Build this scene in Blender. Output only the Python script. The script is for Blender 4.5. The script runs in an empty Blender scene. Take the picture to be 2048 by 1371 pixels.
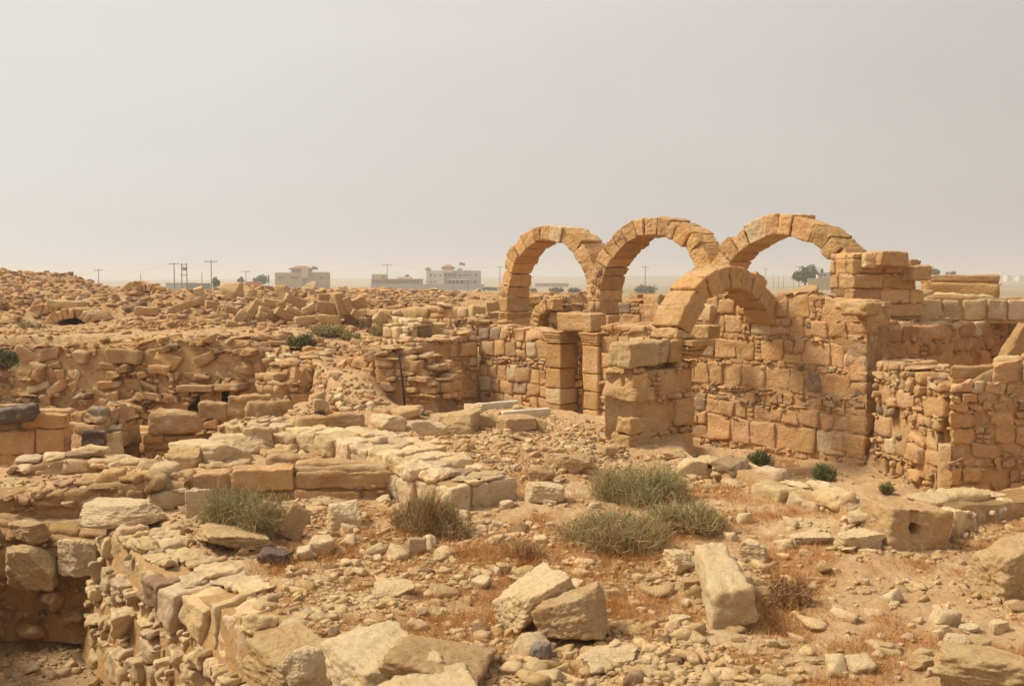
import bpy, math, random
import numpy as np
from mathutils import Vector, Matrix

S = bpy.context.scene
COL = S.collection
R = math.radians

# ------------------------------------------------------------------ camera
CAMZ = 2.6
F = 2000.0                       # focal length in pixels of the 2048 wide photograph
CX, CY, HOR = 1024.0, 685.5, 566.0
PITCH = math.atan((CY - HOR) / F)
cd = bpy.data.cameras.new("camera")
cd.sensor_width = 36.0
cd.lens = F / 2048.0 * 36.0
cd.clip_start = 0.1
cd.clip_end = 12000.0
cam = bpy.data.objects.new("camera", cd)
cam.location = (0, 0, CAMZ)
cam.rotation_euler = (math.pi / 2 - PITCH, 0, 0)
COL.objects.link(cam)
S.camera = cam

# ------------------------------------------------------------------ sky
SUN_AZ, SUN_EL = R(-85.0), R(50.0)      # measured from +Y towards +X ; the sun is on the left
w = bpy.data.worlds.new("World")
S.world = w
w.use_nodes = True
nt = w.node_tree
nt.nodes.clear()
N = nt.nodes.new
out = N("ShaderNodeOutputWorld")
bg = N("ShaderNodeBackground")
tc = N("ShaderNodeTexCoord")
sep = N("ShaderNodeSeparateXYZ")
nt.links.new(tc.outputs["Generated"], sep.inputs[0])
# dusty air: colour runs along azimuth (sun side brighter) and a little with height
azr = N("ShaderNodeMapRange")
azr.inputs["From Min"].default_value = -0.5
azr.inputs["From Max"].default_value = 0.5
nt.links.new(sep.outputs["X"], azr.inputs["Value"])
ramp = N("ShaderNodeValToRGB")
ramp.color_ramp.elements[0].color = (0.795, 0.785, 0.755, 1)
rm = ramp.color_ramp.elements.new(0.5); rm.color = (0.735, 0.690, 0.655, 1)
ramp.color_ramp.elements[2].color = (0.622, 0.575, 0.542, 1)
nt.links.new(azr.outputs[0], ramp.inputs[0])
elr = N("ShaderNodeMapRange")
elr.inputs["From Min"].default_value = 0.0
elr.inputs["From Max"].default_value = 0.35
nt.links.new(sep.outputs["Z"], elr.inputs["Value"])
top = N("ShaderNodeMixRGB")
top.blend_type = 'MULTIPLY'
topc = N("ShaderNodeValToRGB")
topc.color_ramp.elements[0].color = (0.84, 0.86, 0.875, 1)
topc.color_ramp.elements[1].color = (1.0, 1.0, 1.0, 1)
nt.links.new(elr.outputs[0], topc.inputs[0])
top.inputs[0].default_value = 1
nt.links.new(ramp.outputs[0], top.inputs[1])
nt.links.new(topc.outputs[0], top.inputs[2])
sky = N("ShaderNodeTexSky")
sky.sky_type = 'NISHITA'
sky.sun_disc = False
sky.sun_elevation = SUN_EL
sky.sun_rotation = SUN_AZ
sky.dust_density = 8
cn = N("ShaderNodeTexNoise")              # faint uneven dust
cn.inputs["Scale"].default_value = 2.2
cn.inputs["Detail"].default_value = 3
cn.inputs["Distortion"].default_value = 0.6
cmp_ = N("ShaderNodeMapping"); cmp_.inputs["Scale"].default_value = (1, 1, 3.2); cmp_.inputs["Rotation"].default_value = (0, 0.25, 0)
nt.links.new(tc.outputs["Generated"], cmp_.inputs["Vector"]); nt.links.new(cmp_.outputs[0], cn.inputs["Vector"])
cm = N("ShaderNodeMapRange"); cm.inputs["From Min"].default_value = 0.3; cm.inputs["From Max"].default_value = 0.7
cm.inputs["To Min"].default_value = 0.968; cm.inputs["To Max"].default_value = 1.03
nt.links.new(cn.outputs["Fac"], cm.inputs["Value"])
cmul = N("ShaderNodeMixRGB"); cmul.blend_type = 'MULTIPLY'; cmul.inputs[0].default_value = 1
nt.links.new(top.outputs[0], cmul.inputs[1]); nt.links.new(cm.outputs[0], cmul.inputs[2])
top = cmul
skm = N("ShaderNodeMixRGB")
skm.blend_type = 'ADD'
skm.inputs[0].default_value = 0.004
nt.links.new(top.outputs[0], skm.inputs[1])
nt.links.new(sky.outputs[0], skm.inputs[2])
nt.links.new(skm.outputs[0], bg.inputs[0])
bg.inputs[1].default_value = 1.0
nt.links.new(bg.outputs[0], out.inputs[0])

sd = bpy.data.lights.new("sun", 'SUN')
sd.energy = 4.7
sd.angle = R(14)
sd.color = (1.0, 0.905, 0.72)
so = bpy.data.objects.new("sun", sd)
dirv = Vector((math.sin(SUN_AZ) * math.cos(SUN_EL), math.cos(SUN_AZ) * math.cos(SUN_EL), math.sin(SUN_EL)))
so.rotation_euler = dirv.to_track_quat('Z', 'Y').to_euler()
so.location = dirv * 30
COL.objects.link(so)

vs = S.view_settings
vs.view_transform = 'Standard'
vs.look = 'None'
vs.exposure = 0.0
vs.gamma = 1.0
S.cycles.max_bounces = 6
S.cycles.volume_bounces = 1

# ------------------------------------------------------------------ pixel helpers (photograph pixels -> points of the place)
cp, sp_ = math.cos(PITCH), math.sin(PITCH)
def ray(px, py):
    a = (px - CX) / F
    b = -(py - CY) / F
    return np.array([a, cp + b * sp_, -sp_ + b * cp])
def G(px, py, z):
    d = ray(px, py)
    s = (z - CAMZ) / d[2]
    return np.array([d[0] * s, d[1] * s, z])
def P(px, py, dist):
    d = ray(px, py)
    s = dist / d[1]
    return np.array([d[0] * s, dist, CAMZ + d[2] * s])
def g2(px, py, z):
    q = G(px, py, z)
    return (float(q[0]), float(q[1]))

# building axes: A runs right and towards the viewer, D runs right and away
TH = R(48)
A = np.array([math.cos(TH), -math.sin(TH)])
D = np.array([math.sin(TH), math.cos(TH)])

# ------------------------------------------------------------------ noise
def _h(ix, iy, iz):
    n = (ix * 374761393 + iy * 668265263 + iz * 2147483647 * 3 + iz * 1274126177) & 0xFFFFFFFF
    n = ((n ^ (n >> 13)) * 1274126177) & 0xFFFFFFFF
    n = ((n ^ (n >> 16)) * 2246822519) & 0xFFFFFFFF
    return ((n ^ (n >> 15)) & 0xFFFFFF).astype(np.float64) / 0xFFFFFF
def vnoise(p):
    p = np.asarray(p, dtype=np.float64)
    i = np.floor(p).astype(np.int64)
    f = p - i
    f = f * f * f * (f * (f * 6 - 15) + 10)
    r = 0
    for dx in (0, 1):
        wx = f[..., 0] if dx else 1 - f[..., 0]
        for dy in (0, 1):
            wy = f[..., 1] if dy else 1 - f[..., 1]
            for dz in (0, 1):
                wz = f[..., 2] if dz else 1 - f[..., 2]
                r = r + wx * wy * wz * _h(i[..., 0] + dx, i[..., 1] + dy, i[..., 2] + dz)
    return r * 2 - 1
def fbm(p, oct=3, gain=0.5):
    r = 0
    a = 1.0
    q = np.asarray(p, dtype=np.float64)
    for k in range(oct):
        r = r + a * vnoise(q + 17.3 * k)
        q = q * 2.03
        a *= gain
    return r
def n2(x, y, s, oct=3, off=0.0):
    x = np.asarray(x, dtype=np.float64); y = np.asarray(y, dtype=np.float64)
    return fbm(np.stack([x * s, y * s, np.full_like(x, off + 0.37)], -1), oct)
def sstep(x):
    x = np.clip(x, 0, 1)
    return x * x * (3 - 2 * x)

# ------------------------------------------------------------------ objects
def tag(o, label=None, cat=None, group=None, kind=None):
    if label: o["label"] = label
    if cat: o["category"] = cat
    if group: o["group"] = group
    if kind: o["kind"] = kind
    return o
def empty(name, loc, label, cat, group=None, rz=0.0):
    o = bpy.data.objects.new(name, None)
    o.location = tuple(float(v) for v in loc)
    o.rotation_euler = (0, 0, rz)
    o.empty_display_size = 0.2
    COL.objects.link(o)
    return tag(o, label, cat, group)
def mesh_obj(name, V, Fq, mat, parent=None, col=None, smooth=True, loc=None, flat=None):
    """V (n,3) world (or local when loc is None and parent None) vertices, Fq list/array of faces"""
    V = np.asarray(V, dtype=np.float64)
    if parent is not None:
        pl = np.array(parent.location)
        V = V - pl
        rz = parent.rotation_euler[2]
        if rz:
            c, s = math.cos(-rz), math.sin(-rz)
            V = V @ np.array([[c, s, 0], [-s, c, 0], [0, 0, 1]])
    elif loc is not None:
        V = V - np.array(loc)
    me = bpy.data.meshes.new(name)
    if isinstance(Fq, np.ndarray):
        nf, k = Fq.shape
        me.vertices.add(len(V)); me.vertices.foreach_set("co", V.astype(np.float32).ravel())
        me.loops.add(nf * k); me.loops.foreach_set("vertex_index", Fq.astype(np.int32).ravel())
        me.polygons.add(nf)
        me.polygons.foreach_set("loop_start", np.arange(0, nf * k, k, dtype=np.int32))
        me.polygons.foreach_set("loop_total", np.full(nf, k, dtype=np.int32))
        me.update(calc_edges=True)
    else:
        me.from_pydata([tuple(v) for v in V.tolist()], [], [tuple(f) for f in Fq])
        me.update()
    if smooth:
        me.polygons.foreach_set("use_smooth", np.ones(len(me.polygons), dtype=bool))
    if col is not None:
        ca = me.color_attributes.new("Col", 'FLOAT_COLOR', 'POINT')
        c4 = np.ones((len(V), 4), dtype=np.float32)
        c4[:, :3] = col
        ca.data.foreach_set("color", c4.ravel())
    for m in (mat if isinstance(mat, (list, tuple)) else [mat]):
        me.materials.append(m)
    me.validate(clean_customdata=False)
    o = bpy.data.objects.new(name, me)
    if parent is not None:
        o.parent = parent
    elif loc is not None:
        o.location = tuple(float(v) for v in loc)
    COL.objects.link(o)
    return o

# ------------------------------------------------------------------ materials
def newmat(name):
    m = bpy.data.materials.new(name)
    m.use_nodes = True
    b = m.node_tree.nodes["Principled BSDF"]
    return m, m.node_tree, b
def mrgb(nt, a, b, fac, mode='MIX'):
    m = nt.nodes.new("ShaderNodeMixRGB")
    m.blend_type = mode
    for s, v in ((m.inputs[0], fac), (m.inputs[1], a), (m.inputs[2], b)):
        if hasattr(v, "links"): nt.links.new(v, s)
        elif isinstance(v, (tuple, list)): s.default_value = (v[0], v[1], v[2], 1)
        else: s.default_value = v
    return m.outputs[0]
def noise(nt, vec, scale, detail=6, rough=0.6, dist=0.0):
    n = nt.nodes.new("ShaderNodeTexNoise")
    n.inputs["Scale"].default_value = scale
    n.inputs["Detail"].default_value = detail
    n.inputs["Roughness"].default_value = rough
    n.inputs["Distortion"].default_value = dist
    nt.links.new(vec, n.inputs["Vector"])
    return n.outputs["Fac"]
def rng_(nt, v, a, b, c, d):
    m = nt.nodes.new("ShaderNodeMapRange")
    m.inputs["From Min"].default_value = a
    m.inputs["From Max"].default_value = b
    m.inputs["To Min"].default_value = c
    m.inputs["To Max"].default_value = d
    nt.links.new(v, m.inputs["Value"])
    return m.outputs[0]
def math_(nt, op, a, b):
    m = nt.nodes.new("ShaderNodeMath")
    m.operation = op
    for s, v in ((m.inputs[0], a), (m.inputs[1], b)):
        if hasattr(v, "links"): nt.links.new(v, s)
        else: s.default_value = v
    return m.outputs[0]
def bump(nt, h, strength, dist, prev=None):
    b = nt.nodes.new("ShaderNodeBump")
    b.inputs["Strength"].default_value = strength
    b.inputs["Distance"].default_value = dist
    nt.links.new(h, b.inputs["Height"])
    if prev is not None: nt.links.new(prev, b.inputs["Normal"])
    return b.outputs[0]

def stone_mat(name, tint=(1, 1, 1), use_attr=True, pit=1.0, world=True, coarse=1.0, warm=1.0):
    m, nt, b = newmat(name)
    if world:
        g = nt.nodes.new("ShaderNodeNewGeometry"); vec = g.outputs["Position"]
    else:
        g = nt.nodes.new("ShaderNodeTexCoord"); vec = g.outputs["Object"]
    if use_attr:
        at = nt.nodes.new("ShaderNodeAttribute"); at.attribute_name = "Col"; c = at.outputs["Color"]
        c = mrgb(nt, c, tint, 1.0, 'MULTIPLY')
    else:
        c = mrgb(nt, tint, tint, 0.0)
    n1 = noise(nt, vec, 1.7 * coarse, 5, 0.6)
    c = mrgb(nt, c, (1.02, 0.88, 0.70), rng_(nt, n1, 0.42, 0.66, 0.0, 0.5 * warm), 'MULTIPLY')
    n2_ = noise(nt, vec, 4.3 * coarse, 6, 0.65, 0.4)
    c = mrgb(nt, c, (0.74, 0.65, 0.56), rng_(nt, n2_, 0.50, 0.72, 0.0, 0.5), 'MULTIPLY')
    n5 = noise(nt, vec, 2.6 * coarse, 7, 0.7, 0.8)
    c = mrgb(nt, c, (0.66, 0.53, 0.33), rng_(nt, n5, 0.52, 0.68, 0.0, 0.5))
    n3 = noise(nt, vec, 26 * coarse, 6, 0.75)
    c = mrgb(nt, c, (0.60, 0.52, 0.46), rng_(nt, n3, 0.54, 0.70, 0.0, 0.65 * pit), 'MULTIPLY')
    c = mrgb(nt, c, (1.35, 1.30, 1.22), rng_(nt, n3, 0.45, 0.30, 0.0, 0.6), 'MULTIPLY')
    n4 = noise(nt, vec, 90, 3, 0.7)
    c = mrgb(nt, c, (0.72, 0.68, 0.64), rng_(nt, n4, 0.52, 0.70, 0.0, 0.4), 'MULTIPLY')
    nt.links.new(c, b.inputs["Base Color"])
    b.inputs["Roughness"].default_value = 0.93
    b.inputs["Specular IOR Level"].default_value = 0.12
    h1 = noise(nt, vec, 11 * coarse, 8, 0.68, 0.3)
    # bedding planes
    mp = nt.nodes.new("ShaderNodeMapping"); mp.inputs["Scale"].default_value = (2.2, 2.2, 17)
    nt.links.new(vec, mp.inputs["Vector"])
    hb = noise(nt, mp.outputs[0], 1.6, 5, 0.6, 0.6)
    c = mrgb(nt, c, (0.74, 0.62, 0.50), rng_(nt, hb, 0.54, 0.68, 0, .30), 'MULTIPLY')
    nt.links.new(c, b.inputs["Base Color"])
    bn = bump(nt, hb, 0.25, 0.04)
    bn = bump(nt, h1, 0.9, 0.06, bn)
    bn = bump(nt, n3, 0.7, 0.025, bn)
    nt.links.new(bn, b.inputs["Normal"])
    return m
def plain_mat(name, colr, rough=0.9, nscale=None, namt=0.3, bmp=0.0):
    m, nt, b = newmat(name)
    if nscale:
        tcn = nt.nodes.new("ShaderNodeTexCoord")
        n = noise(nt, tcn.outputs["Object"], nscale, 6, 0.65)
        c = mrgb(nt, colr, tuple(v * (1 - namt) for v in colr), rng_(nt, n, 0.35, 0.65, 0, 1))
        nt.links.new(c, b.inputs["Base Color"])
        if bmp: nt.links.new(bump(nt, n, 0.6, bmp), b.inputs["Normal"])
    else:
        b.inputs["Base Color"].default_value = (*colr, 1)
    b.inputs["Roughness"].default_value = rough
    b.inputs["Specular IOR Level"].default_value = 0.2
    return m

M_STONE = stone_mat("sandstone")
M_FAR = stone_mat("sandstone_far", coarse=0.5, pit=0.5)
M_PALE = stone_mat("pale_limestone", tint=(0.69, 0.53, 0.32), use_attr=False)
M_TAN = stone_mat("tan_limestone", tint=(0.56, 0.39, 0.20), use_attr=False)
M_PINK = stone_mat("pinkish_limestone", tint=(0.52, 0.345, 0.18), use_attr=False)
M_DARK = stone_mat("dark_basalt", tint=(0.17, 0.125, 0.10), use_attr=False, world=False, warm=0.4)
M_MARB = plain_mat("white_marble", (0.60, 0.52, 0.38), 0.7, 9, 0.22, .004)

# stone tints (linear albedo)
def tints(rng, n, kind='ashlar'):
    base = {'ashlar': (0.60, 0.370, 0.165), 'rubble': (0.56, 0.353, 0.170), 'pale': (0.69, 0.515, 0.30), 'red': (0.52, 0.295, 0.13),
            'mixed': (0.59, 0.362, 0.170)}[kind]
    b = np.tile(np.array(base), (n, 1))
    b *= rng.uniform(0.80, 1.15, (n, 1))
    b[:, 2] *= rng.uniform(0.90, 1.14, n)
    b[:, 0] *= rng.uniform(0.985, 1.015, n)
    pd = {'ashlar': 0.0, 'rubble': 0.06, 'pale': 0.03, 'red': 0.04, 'mixed': 0.10}[kind]
    k = rng.random(n) < pd
    b[k] = np.array([0.33, 0.225, 0.14]) * rng.uniform(0.7, 1.3, (k.sum(), 1))
    k = rng.random(n) < 0.05
    b[k] = np.array([0.62, 0.47, 0.28])
    return b
# ------------------------------------------------------------------ stones
def cube_template(c):
    n = len(c)
    idx = {}
    V = []
    Fs = []
    def vid(i, j, k):
        key = (i, j, k)
        if key not in idx:
            idx[key] = len(V); V.append((c[i], c[j], c[k]))
        return idx[key]
    m = n - 1
    for a in range(m):
        for b in range(m):
            Fs.append((vid(a, b, 0), vid(a, b + 1, 0), vid(a + 1, b + 1, 0), vid(a + 1, b, 0)))
            Fs.append((vid(a, b, m), vid(a + 1, b, m), vid(a + 1, b + 1, m), vid(a, b + 1, m)))
            Fs.append((vid(a, 0, b), vid(a + 1, 0, b), vid(a + 1, 0, b + 1), vid(a, 0, b + 1)))
            Fs.append((vid(a, m, b), vid(a, m, b + 1), vid(a + 1, m, b + 1), vid(a + 1, m, b)))
            Fs.append((vid(0, a, b), vid(0, a, b + 1), vid(0, a + 1, b + 1), vid(0, a + 1, b)))
            Fs.append((vid(m, a, b), vid(m, a + 1, b), vid(m, a + 1, b + 1), vid(m, a, b + 1)))
    return np.array(V, dtype=np.float64), np.array(Fs, dtype=np.int64)
TPL = {0: cube_template([-1, -.6, .6, 1]),
       1: cube_template([-1, -.78, -.2, .2, .78, 1]),
       2: cube_template([-1, -.86, -.5, 0, .5, .86, 1]),
       3: cube_template([-1, -.93, -.78, -.5, -.2, .2, .5, .78, .93, 1]),
       4: cube_template(list(np.concatenate([[-1, -.96], np.linspace(-.88, .88, 14), [.96, 1]])))}
class Stones:
    """collects hexahedral blocks and rocks; one mesh per build()"""
    def __init__(self, seed=1):
        self.rng = np.random.default_rng(seed)
        self.items = []; self.chip = .30
        self.V = []; self.F = []; self.C = []; self.n = 0
    def hexa(self, corners, r=0.03, lvl=1, tint=(.5, .38, .2), amp=0.02, fine=0.006):
        # corners order: (-,-,-),(+,-,-),(+,+,-),(-,+,-),(-,-,+),(+,-,+),(+,+,+),(-,+,+)
        self.items.append((np.asarray(corners, float), r, lvl, np.asarray(tint, float), amp, fine))
    def raw(self, V, Fq, col):
        V = np.asarray(V, float); Fq = np.asarray(Fq)
        if Fq.shape[1] == 3:
            Fq = np.concatenate([Fq, Fq[:, 2:3]], 1)
        self.V.append(V); self.F.append(Fq + self.n); self.C.append(np.broadcast_to(np.asarray(col, float), (len(V), 3)).copy())
        self.n += len(V)
    def flush(self):
        for lvl in (0, 1, 2, 3, 4):
            its = [i for i in self.items if i[2] == lvl]
            if not its: continue
            T, Fq = TPL[lvl]
            C8 = np.stack([i[0] for i in its])                       # N,8,3
            amp0 = np.array([i[4] for i in its])[:, None, None]
            N_ = len(its)
            cen = C8.mean(1, keepdims=True)
            chipp = self.chip
            chip = self.rng.random((N_, 8, 1)) < chipp
            C8 = C8 + (cen - C8) * chip * self.rng.uniform(.03, .16, (N_, 8, 1)) * np.clip(amp0 / .02, .0, 1.5)
            ax = np.stack([(C8[:, [1, 2, 5, 6]] - C8[:, [0, 3, 4, 7]]).mean(1), (C8[:, [2, 3, 6, 7]] - C8[:, [0, 1, 4, 5]]).mean(1),
                           (C8[:, [4, 5, 6, 7]] - C8[:, [0, 1, 2, 3]]).mean(1)], 1)   # N,3(axis),3
            L = np.linalg.norm(ax, axis=2) + 1e-9
            axu = ax / L[..., None]
            hs = L / 2
            r = np.array([i[1] for i in its])[:, None]
            rp = np.clip(r / hs, 0.02, 0.98)[:, None, :]               # N,1,3
            p = T[None]
            q = np.clip(p, -(1 - rp), 1 - rp)
            de = (p - q) / rp
            ln = np.linalg.norm(de, axis=2, keepdims=True) + 1e-9
            dn = de / ln
            pp = q + dn * rp
            x, y, z = pp[..., 0:1], pp[..., 1:2], pp[..., 2:3]
            W = 0
            sg = [(-1, -1, -1), (1, -1, -1), (1, 1, -1), (-1, 1, -1), (-1, -1, 1), (1, -1, 1), (1, 1, 1), (-1, 1, 1)]
            for k, (a, b, c) in enumerate(sg):
                W = W + (1 + a * x) * (1 + b * y) * (1 + c * z) / 8 * C8[:, k][:, None, :]
            nrm = np.einsum('nvk,nkj->nvj', dn, axu)
            nrm /= np.linalg.norm(nrm, axis=2, keepdims=True) + 1e-9
            amp = np.array([i[4] for i in its])[:, None, None]
            fine = np.array([i[5] for i in its])[:, None, None]
            off = self.rng.uniform(0, 100, (N_, 1, 3))
            siz = np.clip(hs.min(1) * 1.6, 0.05, 0.35)[:, None, None]
            d = fbm((W + off) / siz, 2)[..., None] * amp
            if lvl >= 1:
                d = d + fbm(W / 0.055 + off, 2)[..., None] * fine * 1.3
            if lvl >= 2:
                bed = fbm(W * np.array([2.5, 2.5, 16.0]) + off, 2)[..., None]
                d = d - amp * .45 * np.clip(bed - .12, 0, 1)
            W = W + nrm * d
            V = W.reshape(-1, 3)
            Fa = (Fq[None] + (np.arange(N_) * len(T))[:, None, None]).reshape(-1, 4)
            tn = np.stack([i[3] for i in its])
            C = np.repeat(tn, len(T), 0)
            self.V.append(V); self.F.append(Fa + self.n); self.C.append(C); self.n += len(V)
        self.items = []
    def build(self, name, mat, parent=None, loc=None, smooth=True):
        self.flush()
        V = np.concatenate(self.V); Fq = np.concatenate(self.F); C = np.concatenate(self.C)
        o = mesh_obj(name, V, Fq, mat, parent=parent, col=C, smooth=smooth, loc=loc)
        return o
    def box(self, c, size, rz=0, tilt=(0, 0), r=0.03, lvl=2, tint=(.5, .38, .2), amp=0.02, fine=0.006, jit=0.04):
        self.hexa(boxc(c, size, rz, tilt, jit, self.rng), r, lvl, tint, amp, fine)
SG = np.array([(-1, -1, -1), (1, -1, -1), (1, 1, -1), (-1, 1, -1), (-1, -1, 1), (1, -1, 1), (1, 1, 1), (-1, 1, 1)], float)
def rotm(rz, tx=0, ty=0):
    return np.array(Matrix.Rotation(rz, 3, 'Z') @ Matrix.Rotation(tx, 3, 'X') @ Matrix.Rotation(ty, 3, 'Y'))
def boxc(c, size, rz=0, tilt=(0, 0), jit=0.04, rng=None):
    K = SG * np.array(size) / 2
    if jit and rng is not None:
        K = K + rng.uniform(-jit, jit, (8, 3)) * np.array(size)
    return K @ rotm(rz, tilt[0], tilt[1]).T + np.array(c)

def sphere_dirs(lvl):
    T, Fq = TPL_R[lvl]
    return T, Fq
def _rt(n):
    c = list(np.tan(np.linspace(-1, 1, n) * math.pi / 4))
    T, Fq = cube_template(c)
    return T / np.linalg.norm(T, axis=1, keepdims=True), Fq
TPL_R = {0: _rt(3), 1: _rt(5), 2: _rt(8), 3: _rt(13), 4: _rt(24), 5: _rt(40)}
def rock_mesh(rng, size, lvl=2, planes=11, rough=0.05, soft=9, R3=None, box=0.0):
    soft = soft * 1.9
    """faceted broken stone: support function of random planes, softened, plus noise"""
    T, Fq = TPL_R[lvl]
    nn = rng.normal(size=(planes, 3))
    nn /= np.linalg.norm(nn, axis=1, keepdims=True)
    dd = rng.uniform(0.62, 1.0, planes)
    nn = np.concatenate([nn, np.eye(3), -np.eye(3)])
    dd = np.concatenate([dd, rng.uniform(0.78, 0.95, 6)])
    if box:
        nn = nn[-6:]; dd = np.full(6, 0.9)
        nn = nn + rng.normal(size=nn.shape) * box
        nn /= np.linalg.norm(nn, axis=1, keepdims=True)
        ex = rng.normal(size=(5, 3)); ex /= np.linalg.norm(ex, axis=1, keepdims=True)
        nn = np.concatenate([nn, ex]); dd = np.concatenate([dd, rng.uniform(1.05, 1.2, 5)])
    c = np.clip(T @ nn.T, 1e-3, None) / dd                 # 1/r for each plane
    inv = (c ** soft).sum(1) ** (1.0 / soft)
    r = 1.0 / inv
    off = rng.uniform(0, 50, 3)
    V = T * r[:, None]
    V = V * (1 + rough * fbm(V * 1.8 + off, 3)[:, None] + (rough * 0.45 * fbm(V * 6 + off, 3)[:, None] if lvl >= 2 else 0)
             + (rough * 0.30 * fbm(V * 15 + off, 2)[:, None] if lvl >= 4 else 0)
             - (rough * .22 * np.clip(fbm(V * np.array([1.5, 1.5, 7]) + off, 3)[:, None] - .1, 0, 1) if lvl >= 2 else 0))
    V = V * np.array(size) / 2
    if R3 is not None: V = V @ R3.T
    return V, Fq

# ------------------------------------------------------------------ terrain
CT = [  # (px, py, z) ground seen through these photograph pixels
    (600, 1371, 0), (900, 1371, 0), (1200, 1371, 0), (1500, 1371, 0), (1800, 1371, 0), (2100, 1371, 0.02), (300, 1150, 0.0), (500, 1200, 0.0),
    (700, 1150, -.02), (1000, 1200, 0), (1300, 1200, -.02), (1600, 1200, 0), (1900, 1200, 0), (2150, 1150, 0.05), (420, 1080, 0.02), (700, 1050, -.03),
    (900, 1060, 0), (1100, 1060, .02), (1300, 1050, 0), (1500, 1050, 0.0), (1700, 1100, 0.0), (1900, 1110, -.05), (2100, 1060, 0.0),
    (260, 1030, 0.0), (100, 1050, -.08), (-100, 1040, -.05), (-300, 1200, -.1), (500, 1010, 0), (800, 1000, 0), (1000, 1000, .02), (1200, 990, .03), (1400, 960, .03),
    (1300, 935, .05), (1250, 915, .06), (1100, 950, .08), (950, 965, .1), (1100, 900, .22), (1000, 900, .25), (1150, 860, .33), (1000, 870, .34), (900, 880, .33), (1210, 880, .16),
    (800, 880, .35), (700, 845, .4), (640, 815, .45), (600, 895, .22), (500, 860, .25), (450, 890, .1), (560, 920, .12), (700, 925, .05), (800, 955, .02), (380, 960, .05), (150, 960, 0),
    (-50, 960, 0), (650, 780, .75), (700, 740, .95), (740, 700, 1.05), (600, 720, 1.1), (780, 790, .2), (830, 825, .12),
    # terrace behind the big retaining wall
    (50, 680, 1.30), (200, 676, 1.32), (350, 674, 1.32), (480, 672, 1.32), (560, 676, 1.25), (600, 690, 1.15), (650, 690, 1.1), (720, 690, 1.05), (780, 690, 1.0), (-150, 680, 1.35),
    (300, 645, 1.45), (400, 640, 1.5), (550, 655, 1.35), (650, 660, 1.3), (760, 670, 1.25), (850, 660, 1.3), (600, 620, 1.6), (700, 625, 1.6), (800, 640, 1.45), (900, 630, 1.5),
    (450, 600, 1.95), (600, 600, 1.85), (700, 603, 1.85), (800, 605, 1.8), (900, 605, 1.75), (150, 662, 1.34), (110, 655, 1.38), (200, 655, 1.38), (0, 660, 1.35), (100, 620, 1.7), (250, 600, 2.0), (0, 620, 1.6),
    (950, 640, 1.35), (700, 584, 2.15), (850, 583, 2.1), (980, 585, 1.95), (500, 583, 2.15), (350, 584, 2.25), (350, 600, 2.0), (1000, 600, 1.6),
]
CTW = [  # (x, y, z) directly
    (-14, 45, 1.8), (-20, 52, 1.8), (-26, 58, 2.3), (-29, 62, 3.2), (-24, 62, 1.8), (-33, 60, 3.5), (-18, 64, 1.75), (-12, 65, 1.95), (-40, 62, 4.0), (-30, 74, 2.2), (-20, 78, 1.9),
    (-15, 30, 1.6), (-20, 35, 1.9), (-24, 42, 2.1), (-19, 40, 1.8),
    (-8, 60, 2.15), (0, 60, 1.85), (-5, 80, 1.9), (0, 85, 1.7), (-20, 95, 1.8), (3, 45, 1.5), (3, 35, 1.3), (6, 30, 1.2), (10, 26, 1.6), (12, 24, 1.7), (8, 40, .9), (12, 45, .9), (20, 45, .6),
    (12, 60, .7), (20, 70, .1), (35, 60, 0), (16, 30, 1.4), (22, 30, 1.0), (1.5, 24.5, .8), (3, 22, .8), (6, 22, 1.1), (8, 19, 1.9), (10, 18, 1.95), (12, 20, 1.9), (14, 19.5, 1.9), (9, 19.6, 1.95), (12, 22, 1.95), (7.6, 18.6, 1.9), (12.5, 16.5, 1.5), (9.6, 15.8, 1.45),
    (8, 15, 1.25), (13, 14, 1.3), (0, 110, .6), (30, 110, -.3), (-30, 120, .9), (60, 90, -.3), (-60, 80, 3), (-60, 120, 1.5),
    (0, 180, 0), (60, 180, -.5), (-60, 200, 0.2), (0, 300, 0), (120, 300, -.6), (-120, 300, 0), (0, 3, 0), (6, 3, 0), (-5, 3, -.4), (12, 6, .1), (-14, 14, .3), (-14, 20, 1.0), (-6.6, 9.8, 1.0), (-6.3, 8.6, 1.0), (-5.6, 7.4, 1.0), (-7.6, 9.0, 1.1), (-7.2, 7.2, 1.0), (-5.2, 6.2, .9), (-7.0, 11.2, .3), (0, 500, 0), (200, 500, 0), (-200, 500, 0),  # with an unseen raised bank left of the pit, added to shade it
    (0, 0, .9), (0, -10, 0), (-20, -20, 0), (20, -20, 0), (-40, 0, 0.3), (40, 0, 0.3),
]
_cp = [G(a, b, z) for a, b, z in CT] + [np.array(c, float) for c in CTW]
_cp = np.array(_cp)
def _emb(x, y):
    r = np.sqrt(x * x + y * y) + 3.0
    return np.stack([np.arctan2(x, y) * 1.6, np.log(r) * 1.0], -1)
_ce = _emb(_cp[:, 0], _cp[:, 1])
def shepard(x, y):
    e = _emb(x, y)
    num = np.zeros(e.shape[:-1]); den = np.zeros(e.shape[:-1])
    for k in range(len(_ce)):
        d2 = ((e - _ce[k]) ** 2).sum(-1) + 7e-4
        w_ = d2 ** -1.8
        num += w_ * _cp[k, 2]; den += w_
    return num / den
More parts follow.
